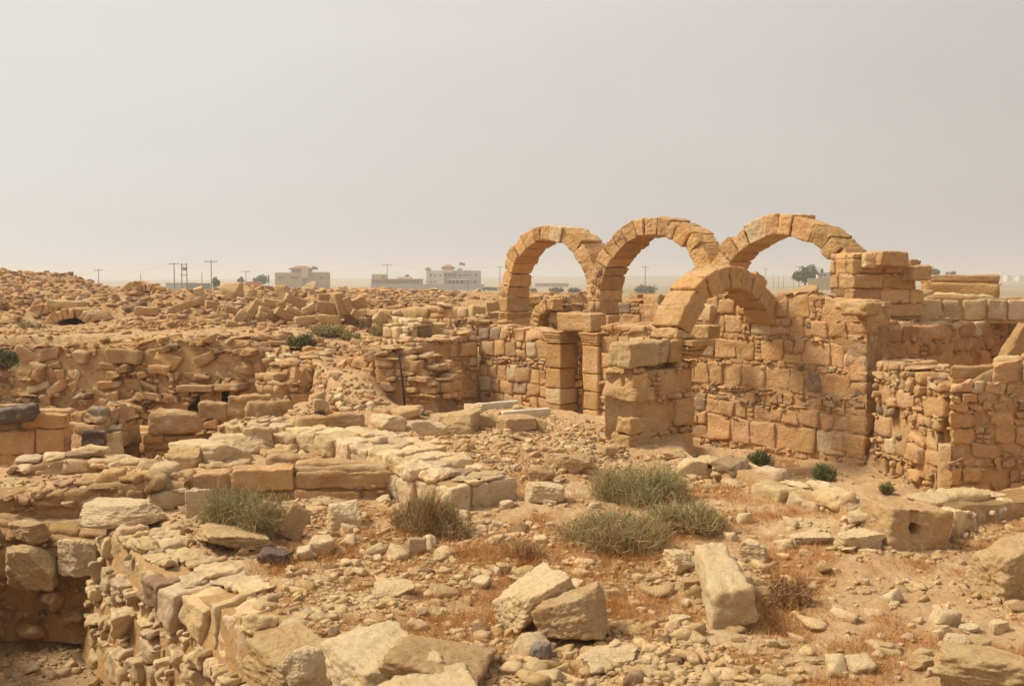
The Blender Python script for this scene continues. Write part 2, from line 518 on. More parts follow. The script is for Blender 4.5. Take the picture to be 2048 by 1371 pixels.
def poly_sd(poly, x, y):
    """signed distance, negative inside"""
    x = np.asarray(x, float); y = np.asarray(y, float)
    d = np.full(x.shape, 1e9); ins = np.zeros(x.shape, bool)
    n = len(poly)
    for i in range(n):
        ax, ay = poly[i]; bx, by = poly[(i + 1) % n]
        ex, ey = bx - ax, by - ay
        t = np.clip(((x - ax) * ex + (y - ay) * ey) / (ex * ex + ey * ey), 0, 1)
        d = np.minimum(d, (x - ax - t * ex) ** 2 + (y - ay - t * ey) ** 2)
        c = ((ay > y) != (by > y)) & (x < ex * (y - ay) / (ey + 1e-12) + ax)
        ins ^= c
    d = np.sqrt(d)
    return np.where(ins, -d, d)

# key corners of the plan
COR4 = np.array([5.80, 16.30])                  # near corner of the big wall
C1 = np.array([-0.78, 23.3])                    # far corner of the rear room
ARC0 = np.array([0.87, 26.0])                   # centre of the first arch
E10a = np.array(g2(205, 1050, 0.0)); E10b = np.array(g2(640, 1371, 0.0))
e10 = (E10b - E10a) / np.linalg.norm(E10b - E10a)
PIT = [
    ([tuple(E10a + np.array([.2, .45])), tuple(E10b + D * .28), tuple(E10b + e10 * 4), (-2.2, 3.6), (-4.2, 6.2), (-5.25, 8.2), (-6.1, 10.2), (-6.6, E10a[1] + .45)], -1.45, .10),
    ([(3.0, 16.9), (3.1, 19.9), (6.15, 16.75), (6.5, 14.6), (6.8, 14.45), (8.6, 14.95), (8.4, 12.3), (6.3, 12.1), (5.1, 11.75), (4.35, 11.5), (3.75, 12.0), (3.3, 13.0), (2.95, 14.0), (2.75, 15.0)], -.46, .22),
    ([(-.4, 24.1), (-1.2, 23.9), (-2.9, 21.7), (-2.35, 20.0), (-1.0, 18.8), (.4, 18.3), (1.5, 17.6), (2.2, 18.4), (4.7, 19.4)], -.25, .3),
    ([(-14, 23.9), (-9, 23.8), (-5.2, 23.1), (-4.5, 21.5), (-4.1, 20.2), (-3.4, 18.0), (-4.0, 16.2), (-4.35, 14.9), (-5.3, 14.0), (-14, 13.9)], -.95, .15),
    ([(5.9, 16.5), (7.9, 18.5), (11.4, 21.6), (12.2, 20.8), (9.0, 17.4), (7.3, 15.6), (6.5, 14.7), (6.25, 15.3)], .35, .22),
    ([(-12.75, 28.25), (-11.9, 28.25), (-11.85, 29.4), (-12.8, 29.4)], .6, .08),
]
def H(x, y, fine=True):
    x = np.asarray(x, float); y = np.asarray(y, float)
    h = shepard(x, y)
    r = np.sqrt(x * x + y * y)
    rough = np.clip((y - 24) / 8, 0, 1) * np.clip((95 - r) / 40, 0, 1)
    h = h + rough * (0.10 * n2(x, y, .45, 3) + 0.05 * n2(x, y, 1.6, 3, 5)) + rough * np.clip((-x - 6) / 8, 0, 1) * 0.34 * n2(x, y, .55, 4, 9) + rough * .06 * n2(x, y, 3.1, 3, 15)
    for poly, z, w_ in PIT:
        sd = poly_sd(poly, x, y)
        m = sstep(.5 - sd / (2 * w_))
        h = h * (1 - m) + z * m
    far = np.clip((r - 90) / 200, 0, 1)
    h = h + far * 0.5 * n2(x, y, .012, 3, 3)
    # low hills far off
    hl = np.clip((r - 900) / 900, 0, 1)
    h = h + sstep(hl) * (11 + 7 * n2(x, y, .0009, 3, 12) + 7 * np.clip(x / (r + 1), -.3, .6))
    if fine:
        nr = np.clip((30 - r) / 10, 0.0, 1)
        h = h + nr * (0.045 * n2(x, y, .9, 4, 1) + 0.018 * n2(x, y, 5.0, 3, 2) + .008 * n2(x, y, 22, 2, 4))
    return h
def hit(px, py, dmin=3.5, dmax=200.0):
    """where the ground is met along the line of sight"""
    d = ray(px, py)
    t = np.exp(np.linspace(math.log(dmin), math.log(dmax), 230))
    X, Y, Z = d[0] * t, d[1] * t, CAMZ + d[2] * t
    h = H(X, Y)
    k = np.argmax(Z < h)
    if not (Z < h).any():
        return np.array([X[-1], Y[-1], h[-1]])
    if k > 0:
        a, b = Z[k - 1] - h[k - 1], Z[k] - h[k]
        f = a / (a - b + 1e-9)
        tt = t[k - 1] + f * (t[k] - t[k - 1])
    else: tt = t[0]
    return np.array([d[0] * tt, d[1] * tt, CAMZ + d[2] * tt])

def ground_material():
    m, nt, b = newmat("dry_soil")
    g = nt.nodes.new("ShaderNodeNewGeometry"); vec = g.outputs["Position"]
    at = nt.nodes.new("ShaderNodeAttribute"); at.attribute_name = "Col"
    c = at.outputs["Color"]
    n1 = noise(nt, vec, .9, 6, .65, .5)
    c = mrgb(nt, c, (0.86, 0.72, 0.60), rng_(nt, n1, .42, .66, 0, .8), 'MULTIPLY')
    n2_ = noise(nt, vec, 9, 8, .75, .3)
    c = mrgb(nt, c, (0.66, 0.56, 0.48), rng_(nt, n2_, .50, .68, 0, .6), 'MULTIPLY')
    c = mrgb(nt, c, (1.30, 1.28, 1.25), rng_(nt, n2_, .46, .32, 0, .7), 'MULTIPLY')
    v = nt.nodes.new("ShaderNodeTexVoronoi")
    v.inputs["Scale"].default_value = 38
    nt.links.new(vec, v.inputs["Vector"])
    n3 = noise(nt, vec, 60, 4, .8)
    c = mrgb(nt, c, (0.70, 0.66, 0.62), rng_(nt, n3, .50, .68, 0, .6), 'MULTIPLY')
    c = mrgb(nt, c, (1.45, 1.42, 1.35), rng_(nt, n3, .43, .30, 0, .7), 'MULTIPLY')
    nt.links.new(c, b.inputs["Base Color"])
    b.inputs["Roughness"].default_value = 1.0
    b.inputs["Specular IOR Level"].default_value = 0.05
    bn = bump(nt, n2_, 0.8, 0.06)
    bn = bump(nt, n3, .6, .015, bn)
    nt.links.new(bn, b.inputs["Normal"])
    return m
def build_ground():
    az = np.concatenate([np.linspace(-180, -40, 36)[:-1], np.linspace(-40, -29, 60)[:-1], np.linspace(-29, 29, 640), np.linspace(29, 40, 60)[1:], np.linspace(40, 180, 36)[1:]])
    az = np.radians(az)
    r = np.concatenate([[.05, .5, 1, 1.8, 2.6, 3.4, 4.2], np.arange(4.8, 20, .036), np.arange(20, 36, .12), np.exp(np.linspace(math.log(36), math.log(110), 150)), np.exp(np.linspace(math.log(112), math.log(4200), 90))])
    Rr, Az = np.meshgrid(r, az, indexing='ij')
    X = np.sin(Az) * Rr; Y = np.cos(Az) * Rr
    Z = H(X, Y)
    V = np.stack([X, Y, Z], -1).reshape(-1, 3)
    nr, na = len(r), len(az)
    i = np.arange(nr - 1)[:, None] * na + np.arange(na - 1)[None]
    Fq = np.stack([i, i + 1, i + na + 1, i + na], -1).reshape(-1, 4)[:, ::-1]
    # soil colours: pinkish dust on the terrace, straw coloured trampled soil, olive fields and pale plain far off
    c = np.empty((V.shape[0], 3))
    x, y = V[:, 0], V[:, 1]; rr = np.sqrt(x * x + y * y)
    near = np.array([.56, .38, .21]); far_ = np.array([.44, .28, .14]); fld = np.array([.25, .22, .12]); plain = np.array([.37, .285, .175])
    t = sstep((rr - 20) / 20)[:, None]
    c[:] = near * (1 - t) + far_ * t
    t = sstep((rr - 95) / 40)[:, None]
    c = c * (1 - t) + plain * t
    band = sstep((n2(x, y * 3, .01, 2, 20) + .15) * 3) * sstep((rr - 105) / 20) * sstep((x / (rr + 1) - .02) / .1)
    c = c * (1 - band[:, None] * .75) + fld * band[:, None] * .75
    bed = sstep((n2(x, y, .8, 4, 44) - .10) * 3.5) * sstep((16 - rr) / 3)
    c = c * (1 - .6 * bed[:, None]) + np.array([.62, .46, .27]) * .6 * bed[:, None]
    tuft = sstep((n2(x, y, 1.15, 4, 31) - .12) * 3) * sstep((14.5 - rr) / 3)
    c = c * (1 - .5 * tuft[:, None]) + np.array([.42, .20, .07]) * .5 * tuft[:, None]
    o = mesh_obj("ground", V, Fq, ground_material(), col=c)
    tag(o, kind="structure")
build_ground()

# ------------------------------------------------------------------ walls
class Line:
    """plan line of a wall's front face; back = direction away from the viewer"""
    def __init__(self, pts, flip=False):
        self.p = np.array(pts, float)
        seg = self.p[1:] - self.p[:-1]
        self.l = np.linalg.norm(seg, axis=1)
        self.s = np.concatenate([[0], np.cumsum(self.l)])
        self.L = self.s[-1]
        self.t = seg / self.l[:, None]
        n = np.stack([-self.t[:, 1], self.t[:, 0]], 1)
        mid = (self.p[1:] + self.p[:-1]) / 2
        if (n * mid).sum() < 0: n = -n
        if flip: n = -n
        self.n = n
    def at(self, u, w):
        u = np.asarray(u, float); w = np.asarray(w, float)
        k = np.clip(np.searchsorted(self.s, u, side='right') - 1, 0, len(self.l) - 1)
        base = self.p[k] + self.t[k] * (u - self.s[k])[..., None]
        # blend normals at joints so that the wall bends
        nb = self.n[k].copy()
        if len(self.l) > 1:
            f = (u - self.s[k]) / self.l[k]
            kn = np.clip(np.where(f > .5, k + 1, k - 1), 0, len(self.l) - 1)
            wgt = np.abs(f - .5)
            wgt = np.clip(wgt, 0, .5)[..., None]
            nb = nb * (1 - wgt) + self.n[kn] * wgt
            nb /= np.linalg.norm(nb, axis=-1, keepdims=True)
        return base + nb * w[..., None]
    def uz(self, px, py):
        d = ray(px, py)
        best = None
        for k in range(len(self.l)):
            a, t = self.p[k], self.t[k]
            # a + t*u = d2*s
            M = np.array([[t[0], -d[0]], [t[1], -d[1]]])
            if abs(np.linalg.det(M)) < 1e-6: continue
            u, s = np.linalg.solve(M, -a)
            if s < 0: continue
            over = max(0, -u, u - self.l[k])
            if best is None or over < best[0]:
                best = (over, self.s[k] + u, CAMZ + d[2] * s)
        return best[1], best[2]
    def prof(self, pts):
        q = sorted(self.uz(a, b) for a, b in pts)
        U = np.array([a for a, b in q]); Z = np.array([b for a, b in q])
        return lambda u: np.interp(u, U, Z)

STY = {  # h: course heights, wr: width/height range, gap, r: rounding, jit, prot, amp, warp, chink
    'ashlar': dict(h=(.26, .42), wr=(1.0, 2.2), gap=.008, r=.03, jit=.012, prot=.012, amp=.014, warp=.02, chink=.25, split=.05, kind='ashlar', thin=.15),
    'mixed': dict(h=(.24, .40), wr=(.8, 1.5), gap=.010, r=.035, jit=.035, prot=.012, amp=.02, warp=.05, chink=.6, split=.12, kind='mixed', thin=.3),
    'rubble': dict(h=(.12, .27), wr=(.9, 2.2), gap=.010, r=.05, jit=.03, prot=.045, amp=.022, warp=.09, chink=.9, split=.25, kind='rubble', thin=.25, rot=.05),
    'coarse': dict(rot=.08, h=(.2, .36), wr=(.8, 1.9), gap=.012, r=.045, jit=.06, prot=.07, amp=.035, warp=.10, chink=.8, split=.2, kind='rubble', thin=.3),
    'slabby': dict(h=(.07, .17), wr=(1.8, 4.5), gap=.012, r=.04, jit=.03, prot=.06, amp=.018, warp=.09, chink=.5, split=.3, kind='rubble', thin=.3),
}
def wall(name, line, top, base, thick, style='rubble', label=None, cat="wall", seed=1, lvl=2, holes=(), parent=None, kind=None, mat=None, back=True,
         mod=None, topjit=.04, core_in=.03, ends=(True, True), batter=0.0, mortar=(.55, .35, .165), group=None, only=None):
    rng = np.random.default_rng(seed)
    s = dict(STY[style]); s.update(mod or {})
    ln = line if isinstance(line, Line) else Line(line)
    L = ln.L
    tf = top if callable(top) else ln.prof(top)
    if callable(base): bf = base
    elif isinstance(base, (int, float)): bf = lambda u: np.full(np.shape(u), float(base))
    else: bf = ln.prof(base)
    hol = []
    for (x0, y0, x1, y1) in holes:
        ua, za = ln.uz(x0, y0); ub, zb = ln.uz(x1, y1)
        hol.append((min(ua, ub), max(ua, ub), min(za, zb), max(za, zb)))
    uu = np.linspace(0, L, 60)
    zmin = float(bf(uu).min()); zmax = float(tf(uu).max())
    def inhole(u, z, m=0.0):
        for a, b, c, d in hol:
            if a - m < u < b + m and c - m < z < d + m: return True
        return False
    st = Stones(seed); st.chip = .10
    zk = [zmin - .05]
    while zk[-1] < zmax + .1:
        hh = rng.uniform(*s['h'])
        if rng.random() < s['thin']: hh = rng.uniform(.05, .09) if s['h'][0] > .15 else hh * .6
        zk.append(zk[-1] + hh)
    zk = np.array(zk)
    def wline(k, u): return zk[k] + s['warp'] * float(n2(np.array([u]), np.array([k * 3.1]), .9, 2, seed)[0])
    def emit(u0, u1, za, zb, zc, zd, hl=None, pr=None, small=False, w1=None):
        # za,zb bottom at u0,u1 ; zc,zd top at u1,u0
        uc = (u0 + u1) / 2; zt = float(tf(uc)); zb_ = float(bf(uc)); zcen = (za + zb + zc + zd) / 4
        if zcen < zb_ - .1: return
        tj = rng.uniform(-topjit, topjit)
        tl, tr = float(tf(max(0, u0))) + tj, float(tf(min(L, u1))) + tj
        zd2, zc2 = min(zd, tl), min(zc, tr)
        if min(zd2 - za, zc2 - zb) < (.25 if not small else .5) * (zd - za) or min(zd2 - za, zc2 - zb) < .025: return
        if inhole(uc, zcen, .0): return
        g = s['gap'] if not small else s['gap'] * .5
        jt = s['jit'] * (1 if not small else .4)
        p_ = rng.normal(0, s['prot']) if pr is None else pr
        p_ = float(np.clip(p_, -2 * s['prot'], 2.2 * s['prot']))
        bt = batter * max(0, (zt - zcen))
        dep = w1 if w1 is not None else min(thick, rng.uniform(.7, 1.3) * .3)
        wa, wb = -p_ - bt, dep
        us = np.array([u0 + g, u1 - g, u1 - g, u0 + g] * 2)
        zs = np.array([za + g, zb + g, zc2 - g, zd2 - g] * 2)
        ws = np.array([wa] * 4 + [wb] * 4)
        us = us + rng.uniform(-jt, jt, 8); zs = zs + rng.uniform(-jt, jt, 8); ws = ws + rng.uniform(-jt, jt, 8) * .6
        if s.get('rot') and not small:
            an = rng.normal(0, s['rot']); ca_, sa_ = math.cos(an), math.sin(an)
            um, zm = us.mean(), zs.mean(); du, dz_ = us - um, zs - zm
            us = um + du * ca_ - dz_ * sa_; zs = zm + du * sa_ + dz_ * ca_
        xy = ln.at(np.clip(us, -.03, L + .03), ws)
        c8 = np.concatenate([xy, zs[:, None]], 1)
        # order so that local x=u, y=w, z=z
        c8 = c8[[0, 1, 5, 4, 3, 2, 6, 7]]
        sz = min(u1 - u0, zc - zb)
        st.hexa(c8, s['r'] * min(1, sz / .14) * rng.uniform(.7, 1.3), (lvl if not small else max(0, lvl - 1)) if hl is None else hl,
                tints(rng, 1, s['kind'])[0], s['amp'] * min(1, sz / .14), .007 * min(1, sz / .1))
    for k in range(len(zk) - 1):
        h = zk[k + 1] - zk[k]
        u = 0.0
        while u < L - .04:
            w_ = h * rng.uniform(*s['wr'])
            if h < .1: w_ = rng.uniform(.08, .26)
            if L - (u + w_) < max(.12, w_ * .4): w_ = L - u
            a, b = u, min(L, u + w_)
            z0, z1, z2, z3 = wline(k, a), wline(k, b), wline(k + 1, b), wline(k + 1, a)
            topz = float(tf((a + b) / 2))
            istop = back and (zk[k + 1] > topz - .42)
            r_ = rng.random()
            if w_ > .22 and h > .17 and r_ < s['split']:
                m0, m1 = z0 + (z3 - z0) * .5 + rng.uniform(-.02, .02), z1 + (z2 - z1) * .5 + rng.uniform(-.02, .02)
                um = (a + b) / 2 + rng.uniform(-.15, .15) * w_
                emit(a, b, z0, z1, m1, m0)
                emit(a, um, m0, (m0 + m1) / 2, (z2 + z3) / 2, z3); emit(um, b, (m0 + m1) / 2, m1, z2, (z2 + z3) / 2)
            elif h > .17 and rng.random() < s['chink'] * .09:
                # a pocket of small stones
                nn = max(2, int(round(w_ * .5 / .09))); mm = max(2, int(round(h / .085)))
                wpk = min(w_, rng.uniform(.12, .25)); b = a + wpk if L - (a + wpk) > .12 else b
                z1, z2 = wline(k, b), wline(k + 1, b)
                nn = max(1, int(round((b - a) / .1)))
                for i in range(nn):
                    for j in range(mm):
                        f0, f1 = i / nn, (i + 1) / nn; g0, g1 = j / mm, (j + 1) / mm
                        lo = lambda f, g_: (z0 + (z1 - z0) * f) * (1 - g_) + (z3 + (z2 - z3) * f) * g_
                        jj = rng.uniform(-.3, .3) / nn; emit(a + (b - a) * max(0, f0 + jj), a + (b - a) * f1, lo(f0, g0), lo(f1, g0), lo(f1, g1), lo(f0, g1), small=True)
                w_ = b - a
            else:
                emit(a, b, z0, z1, z2, z3)
            if istop and thick > .3:
                # stones of the wall's rear half, seen from above
                ww = .24
                while ww < thick - .06:
                    we = min(thick, ww + rng.uniform(.2, .4))
                    if thick - we < .12: we = thick
                    uc = (a + b) / 2
                    tz = float(tf(uc)) + rng.uniform(-topjit * 1.3, topjit)
                    zt_ = min(z2, tz); zt3 = min(z3, tz)
                    if zt_ - z0 > .03 and not inhole(uc, (z0 + zt_) / 2) and (z0 + zt_) / 2 > float(bf(uc)) - .1:
                        us = np.array([a, b, b, a, a, b, b, a]) + rng.uniform(-.03, .03, 8)
                        ws = np.array([ww, ww, we, we, ww, ww, we, we]) + .01 + rng.uniform(-.02, .02, 8)
                        zs = np.array([z0, z1, z1, z0, zt3, zt_, zt_, zt3]) + rng.uniform(-.02, .02, 8)
                        xy = ln.at(np.clip(us, -.02, L + .02), ws)
                        st.hexa(np.concatenate([xy, zs[:, None]], 1), s['r'] * min(1, (b - a) / .14), max(0, lvl - 1), tints(rng, 1, s['kind'])[0], s['amp'], .007)
                    ww = we
            u += w_
    # chinking stones stuffed in the bed joints
    nch = int(s['chink'] * L * (zmax - zmin) * 10)
    for _ in range(nch):
        u = rng.uniform(0, L); k = rng.integers(1, len(zk) - 1)
        z = wline(k, u) + rng.normal(0, .02)
        if z > float(tf(u)) - .06 or z < float(bf(u)) or inhole(u, z, .05): continue
        sx, sz = rng.uniform(.02, .07), rng.uniform(.012, .03)
        xy = ln.at(np.array([u]), np.array([-rng.uniform(-.02, .015) - batter * max(0, float(tf(u)) - z)]))[0]
        t = ln.t[0]
        V, Fq = rock_mesh(rng, (sx * 2, .08, sz * 2), 1, 8, .06)
        V = V @ rotm(math.atan2(t[1], t[0]), 0, rng.uniform(-.5, .5)).T + np.array([xy[0], xy[1], z])
        st.raw(V, Fq, tints(rng, 1, s['kind'])[0])
    # core of earth mortar
    nu = max(3, int(L / .09)); nv = max(3, int((zmax - zmin) / .08))
    U = np.linspace(.02 if ends[0] else 0, L - (.02 if ends[1] else 0), nu + 1)
    tt = np.linspace(0, 1, nv + 1)
    Ug, Tg = np.meshgrid(U, tt, indexing='ij')
    zb_ = bf(Ug) - .08; zt_ = np.minimum(np.minimum(tf(np.maximum(Ug - .2, 0)), tf(np.minimum(Ug + .2, L))), tf(Ug)) - .05 + .025 * n2(Ug, Ug * 0, 3, 2, seed)
    zt_ = np.maximum(zt_, zb_ + .02)
    Zg = zb_ + (zt_ - zb_) * Tg
    dpt = core_in + .022 + .016 * n2(Ug, Zg, 5.5, 3, seed + 3) - batter * np.maximum(0, tf(Ug) - Zg)
    XY = ln.at(Ug, dpt)
    Vf = np.concatenate([XY, Zg[..., None]], -1).reshape(-1, 3)
    XYb = ln.at(Ug, np.full(Ug.shape, thick - .02) + .02 * n2(Ug, Zg, 5, 2, seed + 7))
    Vb = np.concatenate([XYb, Zg[..., None]], -1).reshape(-1, 3)
    i = np.arange(nu)[:, None] * (nv + 1) + np.arange(nv)[None]
    fr = np.stack([i, i + nv + 1, i + nv + 2, i + 1], -1).reshape(-1, 4)
    if hol:
        um = (Ug[:-1, :-1] + Ug[1:, 1:]) / 2; zm = (Zg[:-1, :-1] + Zg[1:, 1:]) / 2
        keep = np.array([not inhole(a, b, .0) for a, b in zip(um.ravel(), zm.ravel())])
        fr2 = fr[keep]
    else: fr2 = fr
    nb = len(Vf)
    tp = np.arange(nu) * (nv + 1) + nv
    tops = np.stack([tp, tp + nv + 1, tp + nv + 1 + nb, tp + nb], -1)
    e0 = np.arange(nv); e0f = np.stack([e0, e0 + 1, e0 + 1 + nb, e0 + nb], -1)
    e1 = nu * (nv + 1) + np.arange(nv); e1f = np.stack([e1, e1 + 1, e1 + 1 + nb, e1 + nb], -1)
    mc = np.array(mortar) * (1 + .12 * n2(Vf[:, 0] + Vf[:, 1], Vf[:, 2], 4, 2, seed))[:, None]
    st.raw(np.concatenate([Vf, Vb]), np.concatenate([fr2, fr + nb, tops, e0f, e1f]), np.concatenate([mc, mc]))
    if only: only(st, ln, rng)
    p0 = ln.at(np.array([L / 2]), np.array([thick / 2]))[0]
    loc = (p0[0], p0[1], float(bf(L / 2)))
    o = st.build(name, mat or M_STONE, parent=parent, loc=None if parent else loc)
    if label: tag(o, label, cat, group, "thing")
    return o

def arch(st, c, a, d, zc, Ri, th, w, n, phi0=0, phi1=180, seed=1, kind='ashlar', lvl=4, ext=.05, var=.06):
    """voussoirs; c plan point of centre on the front face, a in-plane direction, d depth direction"""
    rng = np.random.default_rng(seed)
    ed = np.linspace(phi0, phi1, n + 1)
    ed[1:-1] += rng.uniform(-.16, .16, n - 1) * (phi1 - phi0) / n
    ed = np.radians(ed)
    for i in range(n):
        p0, p1 = ed[i] + .002, ed[i + 1] - .002
        ro = Ri + th + rng.uniform(-ext, ext)
        ri = Ri + rng.uniform(-.012, .012)
        w0 = rng.uniform(-.03, .03); w1 = w + rng.uniform(-var, var)
        def pt(phi, r, ww): 
            xy = c + a * (-math.cos(phi) * r) + d * ww
            return [xy[0], xy[1], zc + math.sin(phi) * r]
        ch = ro / math.cos((p1 - p0) / 2) * .995
        c8 = [pt(p0, ri, w0), pt(p1, ri, w0), pt(p1, ch, w0), pt(p0, ch, w0), pt(p0, ri, w1), pt(p1, ri, w1), pt(p1, ch, w1), pt(p0, ch, w1)]
        c8 = np.array(c8) + rng.uniform(-.008, .008, (8, 3))
        st.hexa(c8, .024, lvl, tints(rng, 1, kind)[0], .019, .009)
# ------------------------------------------------------------------ the three arched bays behind
def corn(st, line, u0, u1, z0, z1, w0, w1, tint, steps=3, seed=5):
    """moulded capital: stacked fillets, widening upwards"""
    hs = np.linspace(z0, z1, steps + 1)
    for k in range(steps):
        e = .05 * (steps - 1 - k) / max(1, steps - 1)
        us = np.array([u0 + e, u1 - e, u1 - e, u0 + e] * 2)
        ws = np.array([w0 + e, w0 + e, w1, w1] * 2)
        xy = line.at(us, ws)
        zz = np.array([hs[k]] * 4 + [hs[k + 1] - .004] * 4)
        st.hexa(np.concatenate([xy, zz[:, None]], 1), .015, 3, tint, .006, .004)

arcL = Line([ARC0 - A * 2.4, ARC0 + A * 9.6])
Ri = 1.5; TK = .40; WD = .84
PER = 3.49
zsp = 2.22
arch_names = [
    ("sandstone voussoir arch with smooth even blocks, farthest and leftmost of the three in the arcade", 0.0, Ri, 15, zsp, .40),
    ("middle sandstone arch of the arcade, behind the low front arch, its right flank stepped", PER, Ri + .06, 17, zsp - .06, .42),
    ("right-hand arch of the arcade with few large coarse voussoirs, beside the stack of squared blocks", PER * 2 - .05, Ri + .02, 14, zsp - .14, .44)]
for i, (lab, off, ri, nv_, z0, tk) in enumerate(arch_names):
    c = ARC0 + A * off
    e = empty("stone_arch", (c[0], c[1], z0), lab, "arch", "arcade of three stone arches")
    st = Stones(40 + i)
    arch(st, c, A, D, z0, ri, tk, WD, nv_, 0, 180, seed=11 + i, kind='ashlar', ext=(.03, .035, .06)[i])
    o = st.build("voussoirs", M_STONE, parent=e)
    # stilts under the springing
    for sgn, nm in ((-1, "left"), (1, "right")):
        if i == 2 and sgn == 1: zb = 1.9
        else: zb = 1.82 if not (i == 0 and sgn == 1) else 1.1
        st = Stones(60 + i * 3 + sgn)
        u0 = 2.4 + off + sgn * (ri + tk) if sgn < 0 else 2.4 + off + ri
        u1 = u0 + tk
        z = zb
        while z < z0 - .08:
            zt = min(z0 - .005, z + st.rng.uniform(.30, .42))
            if z0 - zt < .15: zt = z0 - .005
            us = np.array([u0, u1, u1, u0] * 2) + st.rng.uniform(-.01, .01, 8); ws = np.array([0, 0, WD, WD] * 2) + st.rng.uniform(-.02, .02, 8)
            zz = np.array([z] * 4 + [zt - .006] * 4)
            st.hexa(np.concatenate([arcL.at(us, ws), zz[:, None]], 1), .028, 3, tints(st.rng, 1, 'ashlar')[0], .012, .006)
            z = zt
        st.build("leg", M_STONE, parent=e)
# piers of the arcade with their impost mouldings
def pier(name, u0, u1, z0, z1, label, seed, w1=WD, impost=True, line=arcL, kind='ashlar', w0=0.0, imp_h=.17):
    c = line.at(np.array([(u0 + u1) / 2]), np.array([.4]))[0]
    e = empty(name, (c[0], c[1], z0), label, "pier")
    st = Stones(seed)
    z = z0
    zt_all = z1 - (imp_h if impost else 0)
    while z < zt_all - .05:
        zt = min(zt_all, z + st.rng.uniform(.3, .45))
        if zt_all - zt < .18: zt = zt_all
        us = np.array([u0, u1, u1, u0] * 2) + st.rng.uniform(-.015, .015, 8); ws = np.array([w0, w0, w1, w1] * 2) + st.rng.uniform(-.02, .02, 8)
        zz = np.array([z] * 4 + [zt - .008] * 4)
        st.hexa(np.concatenate([line.at(us, ws), zz[:, None]], 1), .03, 3, tints(st.rng, 1, kind)[0], .014, .006)
        z = zt
    st.build("shaft", M_STONE, parent=e)
    if impost:
        st = Stones(seed + 1)
        corn(st, line, u0 - .06, u1 + .06, z1 - imp_h, z1 - .004, w0 - .06, w1 + .06, tints(st.rng, 1, kind)[0])
        st.build("impost", M_STONE, parent=e)
    return e
pier("arcade_pier", 2.4 - Ri - .42, 2.4 - Ri + .02, .3, 1.82, "square pier with moulded impost under the left foot of the farthest arch", 71)
u12 = 2.4 + PER / 2
# the shared pier between first and second arch, with rubble packed in the spandrel
e = empty("arcade_pier", (*arcL.at(np.array([u12]), np.array([.4]))[0], .3), "pier packed with small rubble where the first and second arches meet", "pier")
st = Stones(75)
for k in range(70):
    z = st.rng.uniform(1.2, 2.95)
    hw = .10 + .05 * max(0, (z - 2.2)) * 2
    u = u12 + st.rng.uniform(-hw, hw) + .02; ww = st.rng.uniform(.02, WD - .1)
    if k < 34: ww = .03 + st.rng.uniform(-.03, .04)
    xy = arcL.at(np.array([u]), np.array([ww]))[0]
    sz = st.rng.uniform(.06, .13, 3)
    V, Fq = rock_mesh(st.rng, sz * 1.7, 2, 9, .06)
    st.raw(V + np.array([xy[0], xy[1], z]), Fq, tints(st.rng, 1, 'rubble')[0])
us = np.array([u12 - .1, u12 + .1, u12 + .1, u12 - .1] * 2); ws = np.array([.08, .08, WD - .06, WD - .06] * 2)
st.hexa(np.concatenate([arcL.at(us, ws), np.array([1.0] * 4 + [2.8] * 4)[:, None]], 1), .03, 2, (.44, .27, .125), .03, .006)
st.build("rubble_fill", M_STONE, parent=e)
st = Stones(76)
z = .3
while z < 1.8:
    zt = min(1.815, z + st.rng.uniform(.3, .42))
    if 1.815 - zt < .2: zt = 1.815
    us = np.array([u12 - .42, u12 + .46, u12 + .46, u12 - .42] * 2) + st.rng.uniform(-.02, .02, 8); ws = np.array([0.01, 0.01, WD, WD] * 2)
    st.hexa(np.concatenate([arcL.at(us, ws), np.array([z] * 4 + [zt - .006] * 4)[:, None]], 1), .03, 3, tints(st.rng, 1, 'ashlar')[0], .012, .006)
    z = zt
st.build("shaft", M_STONE, parent=e)
u23 = 2.4 + PER * 1.5 + .05
pier("arcade_pier", u23 - .46, u23 + .46, .4, 1.82, "pier half hidden behind the low front arch, carrying the middle and right arches", 77)
pier("arcade_pier", 2.4 + PER * 2 + Ri + .08, 2.4 + PER * 2 + Ri + .62, .8, 1.9, "pier under the right foot of the coarse right-hand arch", 79, impost=False)

# ------------------------------------------------------------------ rear room
w1L = Line([C1, C1 + A * 2.60])
wall("rear_room_wall", w1L, [(957, 657), (985, 651), (1030, 655), (1060, 657), (1095, 664), (1125, 664)], -.35, .7, 'mixed', seed=3,
     label="mortared wall of rounded squared stones left of the blocked doorway, below the farthest arch", mod=dict(thin=.3))
